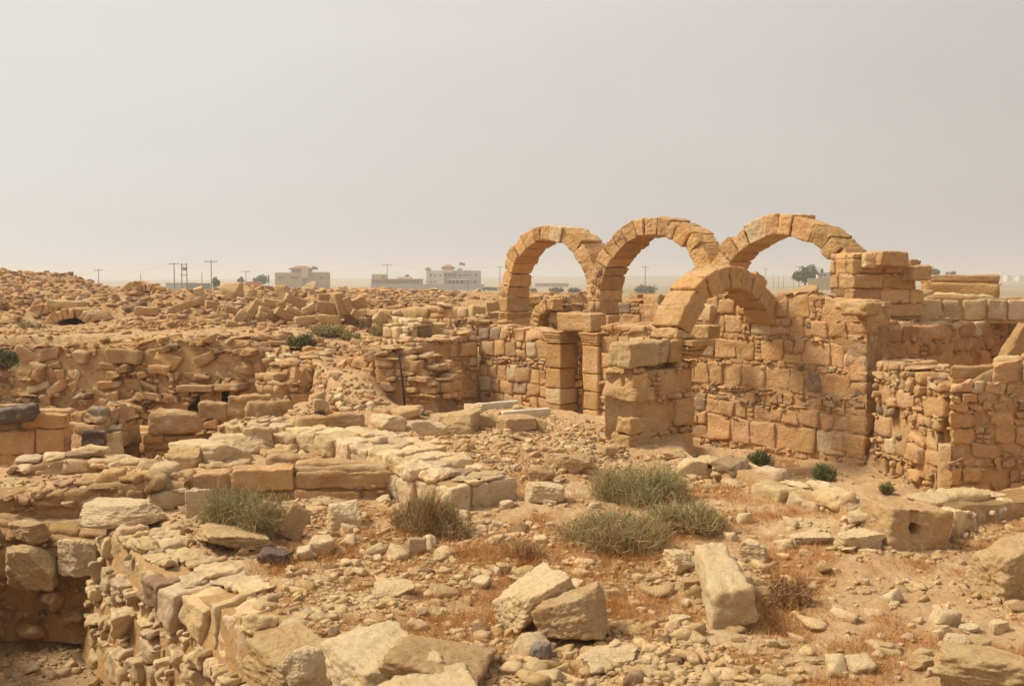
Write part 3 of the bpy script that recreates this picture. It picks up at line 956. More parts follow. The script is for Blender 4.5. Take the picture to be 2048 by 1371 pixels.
# u of the doorway
uA, _ = Line([C1, C1 + A * 8]).uz(1095, 700); uB, _ = Line([C1, C1 + A * 8]).uz(1125, 700); uC, _ = Line([C1, C1 + A * 8]).uz(1169, 700); uD, _ = Line([C1, C1 + A * 8]).uz(1200, 700); uE, _ = Line([C1, C1 + A * 8]).uz(1318, 700)
lineF = Line([C1, C1 + A * 8])
def pilaster(u0, u1, z0, z1, label, seed, depth=.5, front=-.07):
    c = lineF.at(np.array([(u0 + u1) / 2]), np.array([.2]))[0]
    e = empty("pilaster", (c[0], c[1], z0), label, "pilaster", "moulded pilasters of the blocked doorway")
    st = Stones(seed)
    z = z0; ca = .26
    while z < z1 - ca - .04:
        zt = min(z1 - ca, z + st.rng.uniform(.3, .44))
        if z1 - ca - zt < .2: zt = z1 - ca
        us = np.array([u0, u1, u1, u0] * 2) + st.rng.uniform(-.012, .012, 8); ws = np.array([front, front, depth, depth] * 2)
        st.hexa(np.concatenate([lineF.at(us, ws), np.array([z] * 4 + [zt - .008] * 4)[:, None]], 1), .025, 3, tints(st.rng, 1, 'ashlar')[0], .010, .005)
        z = zt
    st.build("shaft", M_STONE, parent=e)
    st = Stones(seed + 1)
    corn(st, lineF, u0 - .05, u1 + .05, z1 - ca, z1 - .004, front - .06, depth, (.53, .33, .145), 5)
    st.build("capital", M_STONE, parent=e)
_, zc1 = lineF.uz(1110, 661)
_, zc2 = lineF.uz(1185, 664)
pilaster(uA, uB, -.35, zc1, "moulded pilaster on the left side of the blocked doorway, its side in shade", 81)
pilaster(uC, uD, -.35, zc2, "moulded pilaster on the right side of the blocked doorway, in full light", 83)
dl = Line([lineF.at(np.array([uB]), np.array([.44]))[0], lineF.at(np.array([uC + .1]), np.array([.44]))[0]])
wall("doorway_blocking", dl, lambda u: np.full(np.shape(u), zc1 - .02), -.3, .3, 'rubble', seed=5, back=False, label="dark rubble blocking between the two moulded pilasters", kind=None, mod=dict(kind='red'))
wr = Line([lineF.at(np.array([uD - .02]), np.array([0.0]))[0], lineF.at(np.array([uE]), np.array([0.0]))[0]])
wall("rear_room_wall", wr, [(1200, 648), (1240, 646), (1285, 648), (1300, 650), (1320, 655)], -.3, .6, 'mixed', seed=7, label="mortared wall stretch right of the blocked doorway, behind the ruined front pier")
# lintel block over the doorway, carrying a light face and a shaded end
ul0, zl0 = lineF.uz(1117, 661); ul1, zl1 = lineF.uz(1186, 627)
st = Stones(90)
us = np.array([ul0, ul1, ul1, ul0] * 2); ws = np.array([-.05, -.05, .42, .42] * 2)
st.hexa(np.concatenate([lineF.at(us, ws), np.array([zc2 + .004] * 4 + [zl1] * 4)[:, None]], 1), .03, 4, (.54, .345, .16), .015, .008)
lp = lineF.at(np.array([(ul0 + ul1) / 2]), np.array([.18]))[0]
o = st.build("lintel_block", M_STONE, loc=(lp[0], lp[1], zc2))
tag(o, "long smooth stone lintel lying across the two moulded pilasters", "lintel")

# side wall of the rear room, running towards the viewer (faces right, in shade)
w2L = Line([C1 - D * 2.75, C1], flip=False)
if (w2L.n[0] @ A) > 0: w2L.n = -w2L.n
wall("side_wall", w2L, [(760, 697), (800, 694), (828, 690), (838, 676), (900, 676), (925, 662), (957, 655)], -.3, .75, 'rubble', seed=9, holes=[(842, 706, 857, 738)], ends=(False, False),
     label="shaded rubble wall with a small narrow window slot, meeting the rear room corner")
# thick ruined stub on top-left of it
u_, z_ = w2L.uz(870, 660)
def P2(px, py, dist): q = P(px, py, dist); return (q[0], q[1])
wall("ruined_wall_stub", [P2(806, 690, 23.2), P2(905, 690, 24.0)], [(806, 676), (812, 652), (830, 640), (850, 636), (880, 640), (902, 652), (906, 668)], .7, 1.0, 'rubble', seed=10, lvl=3, label="pale weathered wall stub standing above the shaded side wall", mod=dict(kind='pale', h=(.14, .28)))
wall("low_wall", [P2(905, 660, 25.2), P2(1003, 660, 24.6)], [(905, 640), (925, 634), (950, 632), (975, 640), (1003, 648)], .6, .7, 'rubble', seed=12, label="low rubble wall between the wall stub and the foot of the farthest arch")

# rubble stub with the iron rod
stepw = Line([P2(748, 800, 19.6), P2(890, 800, 19.2)])
wall("ruined_wall_stub", stepw, [(748, 702), (760, 695), (800, 697), (806, 712), (845, 716), (850, 728), (868, 742), (872, 752), (882, 760), (888, 800), (889, 835)], 0.0, 1.1, 'slabby', seed=14, lvl=2,
     label="stepped stub of stacked thin stones behind the leaning iron rod", mod=dict(h=(.10, .2), wr=(1.2, 3.0)))
wall("ruined_wall", [P2(560, 790, 19.8), P2(655, 780, 20.6), P2(752, 760, 20.2)], [(560, 762), (585, 745), (592, 730), (625, 722), (640, 735), (672, 728), (700, 712), (730, 708), (752, 700)], .25, .9, 'coarse', seed=15,
     label="crumbling rubble wall running left from the stepped stub, above a stone tumble", mod=dict(h=(.12, .26), kind='rubble'), batter=.15)

# ------------------------------------------------------------------ retaining wall across the left middle ground
cl = Line([P2(-260, 800, 23.6), P2(60, 800, 23.4), P2(300, 800, 23.0), P2(545, 800, 22.6), P2(585, 800, 20.9)])
wall("retaining_wall", cl, [(-260, 676), (-60, 690), (0, 692), (60, 694), (130, 688), (220, 682), (300, 674), (380, 676), (450, 673), (520, 676), (545, 690), (575, 712), (590, 735)], -1.15, .9, 'coarse', seed=17, batter=.22, topjit=.06,
     holes=[(386, 780, 411, 822), (452, 776, 470, 800)], mod=dict(h=(.11, .30), wr=(.9, 2.8), prot=.12, chink=1.0, jit=.07, rot=.22, r=.03), core_in=.07,
     label="long ruined retaining wall of tumbled flat stones across the left, with two dark square openings")
# lintel slabs over the openings
for (x0, x1, y0, y1, lab) in ((374, 452, 768, 778, "thin stone lintel over the taller dark opening of the retaining wall"), (454, 512, 765, 776, "thin stone lintel over the smaller dark opening of the retaining wall")):
    st = Stones(x0)
    ua, za = cl.uz(x0, y1); ub, zb = cl.uz(x1, y0)
    us = np.array([ua, ub, ub, ua] * 2); ws = np.array([-.62, -.62, .1, .1] * 2)
    st.hexa(np.concatenate([cl.at(us, ws), np.array([za, za + .02, za + .02, za, za + .14, za + .16, za + .16, za + .14])[:, None]], 1), .03, 3, (.46, .29, .14), .02, .007)
    q = cl.at(np.array([(ua + ub) / 2]), np.array([0]))[0]
    tag(st.build("lintel_slab", M_STONE, loc=(q[0], q[1], za)), lab, "lintel")

# ------------------------------------------------------------------ front room : big wall, corner, dark wall
w4L = Line([COR4 - A * 4.15, COR4])
wall("big_ashlar_wall", w4L, [(1388, 655), (1398, 640), (1402, 600), (1425, 592), (1470, 590), (1480, 606), (1548, 612), (1553, 584), (1590, 578), (1635, 586), (1650, 598), (1665, 603), (1700, 603), (1738, 607)], -.75, .75, 'mixed', seed=21, lvl=3,
     mod=dict(h=(.30, .44), wr=(.75, 1.35), chink=.8, split=.08, thin=.35, amp=.02, gap=.006, r=.035, jit=.04, prot=.010), core_in=.012, ends=(True, False),
     label="big lit wall of squared stones with small chinking, right of the ruined pier")
w5L = Line([COR4 + D * .30, COR4 + D * 7.6])
if (w5L.n[0] @ A) > 0: w5L.n = -w5L.n
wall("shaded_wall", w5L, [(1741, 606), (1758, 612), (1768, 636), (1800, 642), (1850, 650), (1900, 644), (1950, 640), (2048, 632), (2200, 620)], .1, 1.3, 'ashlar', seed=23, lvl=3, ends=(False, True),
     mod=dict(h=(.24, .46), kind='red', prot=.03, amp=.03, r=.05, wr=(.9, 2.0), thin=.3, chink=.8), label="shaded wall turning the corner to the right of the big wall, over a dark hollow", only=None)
# corner quoins
st = Stones(91)
z = -.6; k = 0
rq = st.rng
while z < 2.2:
    zt = min(2.26, z + rq.uniform(.34, .46))
    la, lb = (.62, .40) if k % 2 else (.42, .66)
    c8 = []
    for zz in (z, zt - .012):
        for (ua, ub) in ((-la, .018), (.004, .018), (.004, lb), (-la, lb)):
            q = COR4 + A * (ua + .0) + D * (ub - .018 - .018)
            c8.append([q[0], q[1], zz])
    c8 = np.array(c8); c8 = c8[[0, 1, 2, 3, 4, 5, 6, 7]]
    # second direction starts at the lit face
    c8[[0, 1, 4, 5]] += np.append(D * .012, 0)
    st.hexa(c8 + rq.uniform(-.01, .01, (8, 3)), .035, 3, tints(rq, 1, 'ashlar')[0], .016, .007)
    z = zt; k += 1
tag(st.build("corner_quoins", M_STONE, loc=(COR4[0], COR4[1], -.6)), "column of large squared corner stones where the lit wall meets the shaded wall", "quoins")

# ruined pier and the front arch
PR = np.array([2.96, 16.1])
WA = .62
pf = Line([PR - D * 1.50, PR]);
if (pf.n[0] @ A) > 0: pf.n = -pf.n
e = empty("ruined_pier", (*(PR - D * .8), -.2), "tall ruined masonry pier with a projecting moulded bracket, carrying the front arch", "pier")
wall("masonry", pf, lambda u: np.interp(u, [0, .55, .60, 1.5], [1.30, 1.30, 1.30, 1.32]), lambda u: np.full(np.shape(u), -.35), WA, 'ashlar', seed=25, lvl=4, parent=e, ends=(True, True),
     mod=dict(h=(.22, .5), wr=(.9, 2.2), thin=.35, prot=.03, amp=.03, r=.05, chink=1.2, jit=.03))
st = Stones(92)
def blk(line, u0, u1, z0, z1, w0, w1, tint=(0.485, 0.302, 0.132), lvl=4, r=.045, amp=.025, j=.015):
    us = np.array([u0, u1, u1, u0] * 2); ws = np.array([w0, w0, w1, w1] * 2)
    c8 = np.concatenate([line.at(us, ws), np.array([z0] * 4 + [z1] * 4)[:, None]], 1) + st.rng.uniform(-j, j, (8, 3))
    st.hexa(c8, r, lvl, tint, amp, .008)
pfx = pf
def blx(u0, u1, z0, z1, w0, w1, **k):
    # plan via explicit vectors so that u may run past the ends
    base = PR - D * 1.5
    c8 = []
    for zz in (z0, z1):
        for (u, w_) in ((u0, w0), (u1, w0), (u1, w1), (u0, w1)):
            q = base + D * u + pf.n[0] * w_
            c8.append([q[0], q[1], zz])
    st.hexa(np.array(c8) + st.rng.uniform(-k.get('j', .015), k.get('j', .015), (8, 3)), k.get('r', .045), 4, k.get('tint', (.50, .355, .19)), k.get('amp', .022), .009)
blx(-.10, .62, 1.32, 1.71, -.02, .26)
blx(.05, .84, 1.33, 1.70, .28, .58)
blx(.63, .86, 1.32, 1.71, -.01, .27)
blx(.85, 1.16, 1.32, 1.71, -.02, .60, tint=(0.504, 0.302, 0.125))
blx(-.08, .40, .30, .56, -.03, .3, tint=(0.543, 0.361, 0.165))
blx(-.12, .40, -.02, .30, -.03, .4, tint=(0.485, 0.319, 0.145))
blx(-.03, .95, -.30, -.02, -.04, .4, tint=(0.504, 0.319, 0.139))
blx(-.02, .5, .80, 1.02, -.05, .45, tint=(0.533, 0.353, 0.165))
st.build("upper_blocks", M_STONE, parent=e)
st = Stones(93)
for k, (za, zb, ex) in enumerate(((1.40, 1.47, .05), (1.47, 1.53, .10), (1.53, 1.60, .13), (1.60, 1.70, .22))):
    c8 = []
    base = PR - D * 1.5
    for zz in (za, zb - .003):
        for (u, w_) in ((1.12, -ex - .02), (1.50 + ex * .9, -ex - .02), (1.50 + ex * .9, .56), (1.12, .56)):
            q = base + D * u + pf.n[0] * w_
            c8.append([q[0], q[1], zz])
    st.hexa(np.array(c8), .022, 4, (.50, .30, .12), .012, .007)
st.build("moulded_bracket", M_STONE, parent=e)
# front arch
fa = empty("front_arch", (*(PR + D * 1.0), 1.5), "low front arch of weathered blocks springing from the ruined pier into the big wall", "arch")
WF = .56
st = Stones(94)
arch(st, PR + D * 1.07, D, -A, 1.23, 1.28, .38, WF, 10, 24, 150, seed=5, lvl=4, ext=.025, var=.03)
# foot blocks stepping down on the pier
def dbl(u0, u1, z0, z1, w0=0.0, w1=WA, tint=(0.533, 0.344, 0.155)):
    c8 = []
    for zz in (z0, z1):
        for (u, w_) in ((u0, w0), (u1, w0), (u1, w1), (u0, w1)):
            q = PR + D * u - A * w_
            c8.append([q[0], q[1], zz])
    st.hexa(np.array(c8) + st.rng.uniform(-.012, .012, (8, 3)), .035, 4, tint, .018, .008)
c8 = []
for zz in (0, 1):
    for (u, w_) in ((-.47, 0), (.02, 0), (.02, .57), (-.47, .57)):
        q = PR + D * u - A * w_
        c8.append([q[0], q[1], 1.715 if zz == 0 else (1.90 if u < 0 else 1.74)])
st.hexa(np.array(c8), .03, 4, (.62, .41, .20), .014, .008)
st.build("voussoirs", M_STONE, parent=fa)

# low wall between pier and rear room, seen through the gap
wall("connecting_wall", [P2(1206, 800, 16.4), P2(1240, 800, 15.9)], [(1206, 760), (1225, 740), (1250, 690)], 0.1, .5, 'rubble', seed=27, label="broken end of masonry on the left edge of the ruined pier")

# blocks seen through and left of the front arch
def on_line(px, py, dist): return P(px, py, dist)

# ------------------------------------------------------------------ right front : rubble wall, slot, block wall
w7 = Line([(5.86, 16.15), (6.02, 15.2), (6.12, 14.15)])
wall("rubble_wall", w7, [(1738, 722), (1760, 716), (1790, 718), (1805, 728), (1840, 742), (1868, 752), (1892, 768)], -.65, .6, 'rubble', seed=29, lvl=3,
     holes=[(1868, 862, 1895, 1010)], mod=dict(h=(.12, .32), wr=(.8, 1.7), chink=1.8, thin=.35), label="mortared rubble wall with a sagging top, butting against the corner of the big wall")
w8 = Line([(6.10, 13.85), (7.0, 14.0), (8.6, 14.4)])
w8.n = np.array([[.44, .90], [.44, .90]])
wall("block_wall", w8, [(1900, 772), (1915, 756), (1935, 742), (1955, 735), (1990, 722), (2048, 712), (2200, 700)], -.65, .8, 'mixed', seed=31, lvl=4,
     mod=dict(h=(.15, .38), wr=(.9, 2.3), kind='mixed', chink=1.4, thin=.35, r=.035, rot=.035, prot=.03), label="wall of large irregular blocks at the right edge, beside the narrow slot with a jamb")
st = Stones(95)
j0, j1 = P(1893, 990, 14.0), P(1908, 990, 13.95)
c8 = [[6.02, 13.95, -.45], [6.15, 13.85, -.45], [6.2, 14.1, -.45], [6.07, 14.15, -.45], [6.02, 13.95, .33], [6.15, 13.85, .36], [6.2, 14.1, .36], [6.07, 14.15, .33]]
st.hexa(np.array(c8), .02, 3, (.56, .37, .18), .012, .006)
tag(st.build("door_jamb", M_STONE, loc=(6.1, 14.0, -.45)), "upright smooth jamb stone standing inside the narrow dark slot", "jamb stone")

# low wall in front of the sunken room
def g3(px, py, z): return tuple(G(px, py, z)[:2])
w9 = Line([g3(1385, 950, .0), g3(1450, 972, .0), g3(1540, 1000, .0), g3(1640, 1030, .0), g3(1700, 1060, 0.0), g3(1765, 1080, .0)])
wall("low_kerb_wall", w9, lambda u: .23 + .06 * n2(u, u * 0, 1.1, 2, 33), -.28, .45, 'coarse', seed=33, lvl=4, mod=dict(h=(.44, .50), thin=0, split=.1, chink=.3, wr=(.6, 1.2), kind='pale', prot=.05, r=.06, amp=.025, rot=.05), topjit=.05,
     label="low pale kerb of rough stones edging the sunken room in front of the big wall")
w9b = Line([g3(1875, 1075, 0.0), g3(1950, 1052, .0), g3(2048, 1035, .0), g3(2250, 1020, .0)])
wall("low_kerb_wall", w9b, lambda u: .24 + .05 * n2(u, u * 0, 1.3, 2, 37), -.28, .6, 'coarse', seed=35, lvl=4, mod=dict(h=(.50, .56), thin=0, split=.2, wr=(.7, 1.3), kind='pale', prot=.05, r=.06, amp=.025), topjit=.05,
     label="low thick kerb continuing right from the block with the round hole")

# ------------------------------------------------------------------ left foreground pit walls
w10 = Line([E10a + np.array([0, 0]), E10b, E10b + e10 * 2.5])
w10.n = np.array([D, D])
wall("pit_wall", w10, lambda u: .0 + .03 * n2(u, u * 0, 1.5, 2, 41) + np.interp(u, [0, .3, 2.0, 3.4, 5], [.02, .02, .0, .03, .06]), -1.3, .55, 'coarse', seed=37, lvl=4, batter=.22,
     mod=dict(h=(.17, .40), wr=(.7, 1.5), prot=.06, chink=1.0, thin=.15, kind='pale', r=.035, gap=.008, jit=.05, amp=.026), topjit=.04, core_in=.03, label="crumbling pale rubble face of the foreground pit, running down to the bottom edge")
w11 = Line([(-9.0, 10.75), (-5.2, 10.85), tuple(E10a + np.array([.02, .02]))])
w11.n = np.array([[0, 1.0], [0, 1.0]])
wall("pit_wall", w11, [(-400, 1060), (0, 1050), (60, 1060), (120, 1072), (175, 1080), (205, 1075)], -1.3, .6, 'coarse', seed=39, lvl=4, mod=dict(h=(.26, .46), wr=(.8, 1.5), prot=.06, chink=1.2, r=.12, kind='rubble', gap=.03), core_in=.08,
     label="shaded back wall of the foreground pit built of big rounded stones")

# ------------------------------------------------------------------ low walls in the left middle
w12 = Line([g3(-300, 1045, -.1), g3(130, 1040, -.1), g3(370, 1020, -.0)])
wall("low_wall", w12, [(-300, 990), (0, 986), (60, 980), (128, 972), (135, 962), (250, 958), (262, 950), (340, 935), (362, 950), (372, 965)], -.3, .55, 'coarse', seed=43, lvl=3, mod=dict(h=(.16, .34), wr=(1.0, 2.2), r=.06, kind='rubble'), 
     label="low wall of rough stones on the left, above the foreground pit")
w13 = Line([g3(366, 1010, .0), g3(560, 1003, .0), g3(792, 1000, -.02)])
wall("low_wall", w13, [(366, 948), (420, 942), (540, 940), (556, 934), (600, 936), (612, 944), (650, 948), (690, 936), (730, 926), (788, 928), (793, 940)], -.15, .5, 'ashlar', seed=45, lvl=4,
     mod=dict(h=(.2, .42), wr=(1.4, 2.6), prot=.02, chink=.35, thin=.5, kind='rubble', amp=.03), label="low wall topped by long thin slabs behind the green bush")
w14 = Line([P2(15, 955, 13.1), P2(200, 955, 13.4), P2(330, 950, 13.3)])
wall("low_wall", w14, [(15, 930), (60, 920), (90, 915), (180, 912), (230, 922), (330, 935)], -.3, .6, 'coarse', seed=46, lvl=3, mod=dict(h=(.2, .34), kind='pale', r=.07), label="short sandy wall top left of the rounded flat block")
wall("broken_wall", [P2(-120, 930, 16.3), P2(132, 930, 16.5)], [(-120, 820), (0, 812), (50, 818), (70, 828), (120, 826), (134, 836)], -1.0, .5, 'ashlar', seed=47, lvl=3, mod=dict(h=(.24, .46), kind='rubble', amp=.03),
     label="worn block wall at the left edge capped with dark stones")
wall("broken_pier", [P2(140, 930, 15.6), P2(205, 930, 15.4), P2(246, 930, 15.5)], [(140, 825), (170, 822), (182, 838), (200, 850), (245, 860)], -1.0, 1.3, 'ashlar', seed=48, lvl=3, mod=dict(h=(.24, .4), kind='rubble', amp=.03), label="eroded pier with a dark block stuck on its front")
wall("broken_wall", [P2(242, 930, 17.3), P2(300, 930, 17.0)], [(242, 872), (262, 856), (300, 852)], -1.0, .4, 'ashlar', seed=49, lvl=2, label="low dark wall piece between the eroded pier and the slab-headed pier")
e = empty("masonry_pier", (*P2(338, 945, 16.5), -.8), "stout pier of mud-red masonry headed by a big upright slab, left of the standing slabs", "pier")
wall("masonry", [P2(287, 930, 16.3), P2(388, 930, 16.5)], lambda u: np.full(np.shape(u), .12), -1.0, .85, 'rubble', seed=50, lvl=3, parent=e, mod=dict(kind='red', prot=.02, h=(.14, .3)))
st = Stones(96)
q0, q1 = P(290, 855, 16.25), P(396, 815, 16.45)
c8 = [[q0[0], 16.25, .12], [q1[0], 16.45, .12], [q1[0] - .02, 16.85, .12], [q0[0], 16.7, .12], [q0[0] + .04, 16.28, .50], [q1[0] - .02, 16.45, .44], [q1[0] - .04, 16.85, .44], [q0[0] + .06, 16.7, .54]]
st.hexa(np.array(c8), .07, 4, (.50, .31, .145), .03, .01)
st.build("head_slab", M_STONE, parent=e)
# broad flat-topped wall running down towards the viewer
e1 = np.array(g3(596, 880, .45)); e2 = np.array(g3(905, 958, .42))
wb = Line([e1, e2]); wb.n = np.array([D])
wall("broad_wall", wb, lambda u: np.interp(u, [0, .4, wb.L * .6, wb.L], [.54, .60, .52, .34]) + .015 * n2(u, u * 0, 1.2, 2, 51), 0.0, .95, 'ashlar', seed=51, lvl=4, batter=.0, topjit=.018,
     mod=dict(h=(.28, .36), wr=(.8, 1.5), kind='pale', prot=.02, amp=.03, r=.04, thin=0, split=0, chink=.4, gap=.004), label="broad flat-topped pale wall running diagonally through the middle of the ruins")
wall("low_wall", [P2(792, 985, 12.05), P2(905, 985, 12.0), P2(935, 985, 12.2)], [(792, 958), (900, 958), (940, 962)], -.05, .9, 'slabby', seed=52, lvl=3, mod=dict(kind='pale'), label="thin low ledge continuing right of the slab-topped wall")
wall("low_wall", [P2(395, 905, 14.6), P2(560, 905, 14.4), P2(640, 905, 13.9)], [(395, 890), (420, 876), (470, 880), (480, 858), (520, 850), (560, 864), (600, 862)], -.1, .6, 'coarse', seed=53, lvl=3, mod=dict(kind='pale', h=(.2, .36)), label="low rough wall with thick rounded blocks left of the broad wall")
wall("low_wall", [P2(430, 880, 16.4), P2(500, 880, 15.9), P2(600, 880, 15.6)], [(430, 848), (470, 842), (500, 836), (560, 850), (600, 850)], -.1, .5, 'coarse', seed=54, lvl=3, mod=dict(kind='pale', h=(.14, .26)), label="short ledge of yellowish stones below the standing slabs")

# ------------------------------------------------------------------ upper right group behind the front room
wall("terrace_row", [P2(1838, 620, 19.4), P2(2250, 620, 19.4)], [(1838, 590), (1860, 582), (1900, 584), (1935, 584), (2000, 590), (2048, 588), (2250, 586)], 1.9, .5, 'ashlar', seed=61, lvl=3, mod=dict(h=(.42, .5), wr=(.75, 1.4), thin=0, split=0, kind='pale', r=.06, amp=.03, gap=.015), topjit=.05,
     label="row of big pale squared blocks along the terrace at the right edge")
wall("block_wall", [P2(1705, 600, 18.3), P2(1850, 600, 18.7)], [(1705, 508), (1716, 506), (1800, 506), (1803, 530), (1845, 536), (1850, 580)], 2.0, .75, 'ashlar', seed=62, lvl=4, mod=dict(h=(.22, .30), wr=(1.8, 3.0), thin=0, split=0, r=.03, prot=.02, jit=.012, chink=.3), topjit=.02,
     label="four-course stack of long squared blocks beside the right-hand arch")
wall("rear_block_row", [P2(1848, 590, 21.0), P2(2000, 590, 20.6)], [(1848, 550), (1925, 554), (1930, 548), (2000, 550)], 2.1, .6, 'ashlar', seed=63, lvl=3, mod=dict(h=(.5, .6), wr=(1.6, 3.2), thin=0, split=0, r=.04, amp=.025), topjit=.02, label="two very long blocks set end to end behind the terrace row")
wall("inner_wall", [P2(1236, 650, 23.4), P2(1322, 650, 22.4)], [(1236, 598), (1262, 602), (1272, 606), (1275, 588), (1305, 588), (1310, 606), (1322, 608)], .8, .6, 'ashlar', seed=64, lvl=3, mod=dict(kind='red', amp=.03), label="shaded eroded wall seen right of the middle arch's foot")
wall("inner_wall", [P2(1050, 640, 28.5), P2(1180, 640, 28.0)], [(1050, 590), (1080, 588), (1100, 594), (1130, 586), (1180, 584)], 1.3, .6, 'rubble', seed=65, lvl=2, label="low rubble wall seen through the farthest arch")
wall("inner_wall", [P2(1098, 660, 23.8), P2(1120, 660, 23.6)], [(1098, 612), (1112, 608), (1122, 618)], .8, .5, 'rubble', seed=66, lvl=2, label="little stack of square stones between the small arch and the lintel")
wall("inner_wall", [P2(1452, 640, 20.3), P2(1700, 640, 18.9)], [(1452, 588), (1530, 600), (1620, 590), (1700, 594)], 1.2, .5, 'rubble', seed=67, lvl=1, label="rubble wall top glimpsed between the front arch and the right-hand arch")
# small arch in front of the first pier
sa = empty("small_arch", (*P2(1082, 655, 23.6), 1.4), "small half-buried stone arch at the foot of the farthest arch", "arch")
st = Stones(97)
sc_ = np.array(P2(1099, 650, 23.5))
arch(st, sc_, A, D, 1.55, .42, .28, .4, 8, 0, 100, seed=9, lvl=3, ext=.02)
st.build("voussoirs", M_STONE, parent=sa)
# collapsed low arches on the left terrace
def low_arch(px0, px1, py_c, py_b, dist, w_, n, label, seed, th=.30):
    a0, a1 = P(px0, py_b, dist), P(px1, py_b, dist + .2)
    span = a1[0] - a0[0]; rise = P(px0, py_c, dist)[2] - a0[2]
    rr_ = (span * span / 4 + rise * rise) / (2 * rise)
    half = math.degrees(math.asin(min(1, span / 2 / rr_)))
    c = np.array([(a0[0] + a1[0]) / 2, dist])
    zc = a0[2] + rise - rr_
    e = empty("collapsed_arch", (c[0], c[1], a0[2]), label, "arch", "low collapsed arches on the left terrace")
    st = Stones(seed)
    arch(st, c, np.array([1.0, 0.05]), np.array([-.05, 1.0]), zc, rr_ - th, th, w_, n, 90 - half, 90 + half, seed=seed, lvl=2, ext=.03)
    st.build("voussoirs", M_STONE, parent=e)
low_arch(84, 204, 615, 653, 28.2, 1.5, 11, "low collapsed arch over a dark hollow, nearest of those on the left terrace", 101)
low_arch(40, 150, 606, 634, 30.0, .6, 9, "broken arch ring under a flat slab, behind the arch with the dark hollow", 102)
low_arch(262, 328, 566, 590, 36.0, .9, 9, "small buried arch high on the left slope, right one of a pair", 103)
low_arch(236, 306, 562, 588, 38.0, .9, 8, "small buried arch high on the left slope, left one of a pair", 104)
# ------------------------------------------------------------------ single blocks and rocks
PXM = lambda d: d / F          # metres per photograph pixel at distance d
def rock(px, pyb, w, h, label=None, mat=None, seed=None, depth=None, lvl=4, yaw=None, sink=.12, cat="rock", name="limestone_rock", group=None, planes=11, rough=.055,
         d=None, z=None, dz=0.0, dep=None, box=0.0, tilt=0.0):
    """a broken stone whose lowest visible row is pyb; w,h in photograph pixels"""
    seed = int(px * 7 + pyb * 3) if seed is None else seed
    rng = np.random.default_rng(seed)
    if d is None:
        g = hit(px, pyb)
    else:
        g = P(px, pyb, d)
    m = PXM(g[1])
    W = w * m; Hh = h * m
    dep = W * rng.uniform(.65, .9) if dep is None else dep
    # a lump seen from above shows some of its top: take that off the height
    ang = (CAMZ - g[2]) / g[1]
    Hh = max(Hh * .45, Hh - dep * ang * .6)
    Hh *= 1.18
    T = rotm(rng.uniform(-.5, .5) if yaw is None else yaw, 0, 0) @ rotm(0, 0, tilt)
    V, Fq = rock_mesh(rng, (W * 1.10, dep * 1.1, Hh * 1.12), lvl, planes, rough, 12, T, box)
    zmin = V[:, 2].min()
    V[:, 2] -= zmin
    loc = (g[0], g[1] + dep * .42, g[2] - Hh * sink + dz)
    o = mesh_obj(name, V, Fq, mat or M_TAN)
    o.location = loc
    return tag(o, label, cat, group)
def block(px, py, w, h, roll=0.0, yaw=0.0, dist=None, dep=None, label=None, mat=None, tint=(0.514, 0.328, 0.149), lvl=3, r=.035, amp=.02, name="stone_block", cat="stone block", group=None, seed=None, pitch=0.0, taper=0.0):
    """a squared stone centred on pixel (px,py)"""
    seed = int(px * 5 + py * 11) if seed is None else seed
    rng = np.random.default_rng(seed)
    if dist is None: dist = float(hit(px, py + h * .5 + 1)[1])
    c = P(px, py, dist)
    m = PXM(dist)
    W, Hh = w * m, h * m
    if dep is None: dep = Hh * rng.uniform(1.0, 1.5)
    c = c + np.array([0, dep * .3, 0])
    st = Stones(seed)
    K = SG * np.array([W, dep, Hh]) / 2
    K[4:, 0] *= (1 - taper)
    K = K + rng.uniform(-.05, .05, (8, 3)) * np.array([W, dep, Hh])
    M = rotm(yaw, 0, 0) @ rotm(0, pitch, 0) @ rotm(0, 0, roll)
    c8 = K @ M.T + c
    tt = np.array(tint) * rng.uniform(.9, 1.08)
    st.hexa(c8, r, lvl, tt, amp, .008)
    o = st.build(name, mat or M_STONE, loc=tuple(c - np.array([0, 0, Hh / 2])))
    return tag(o, label, cat, group)

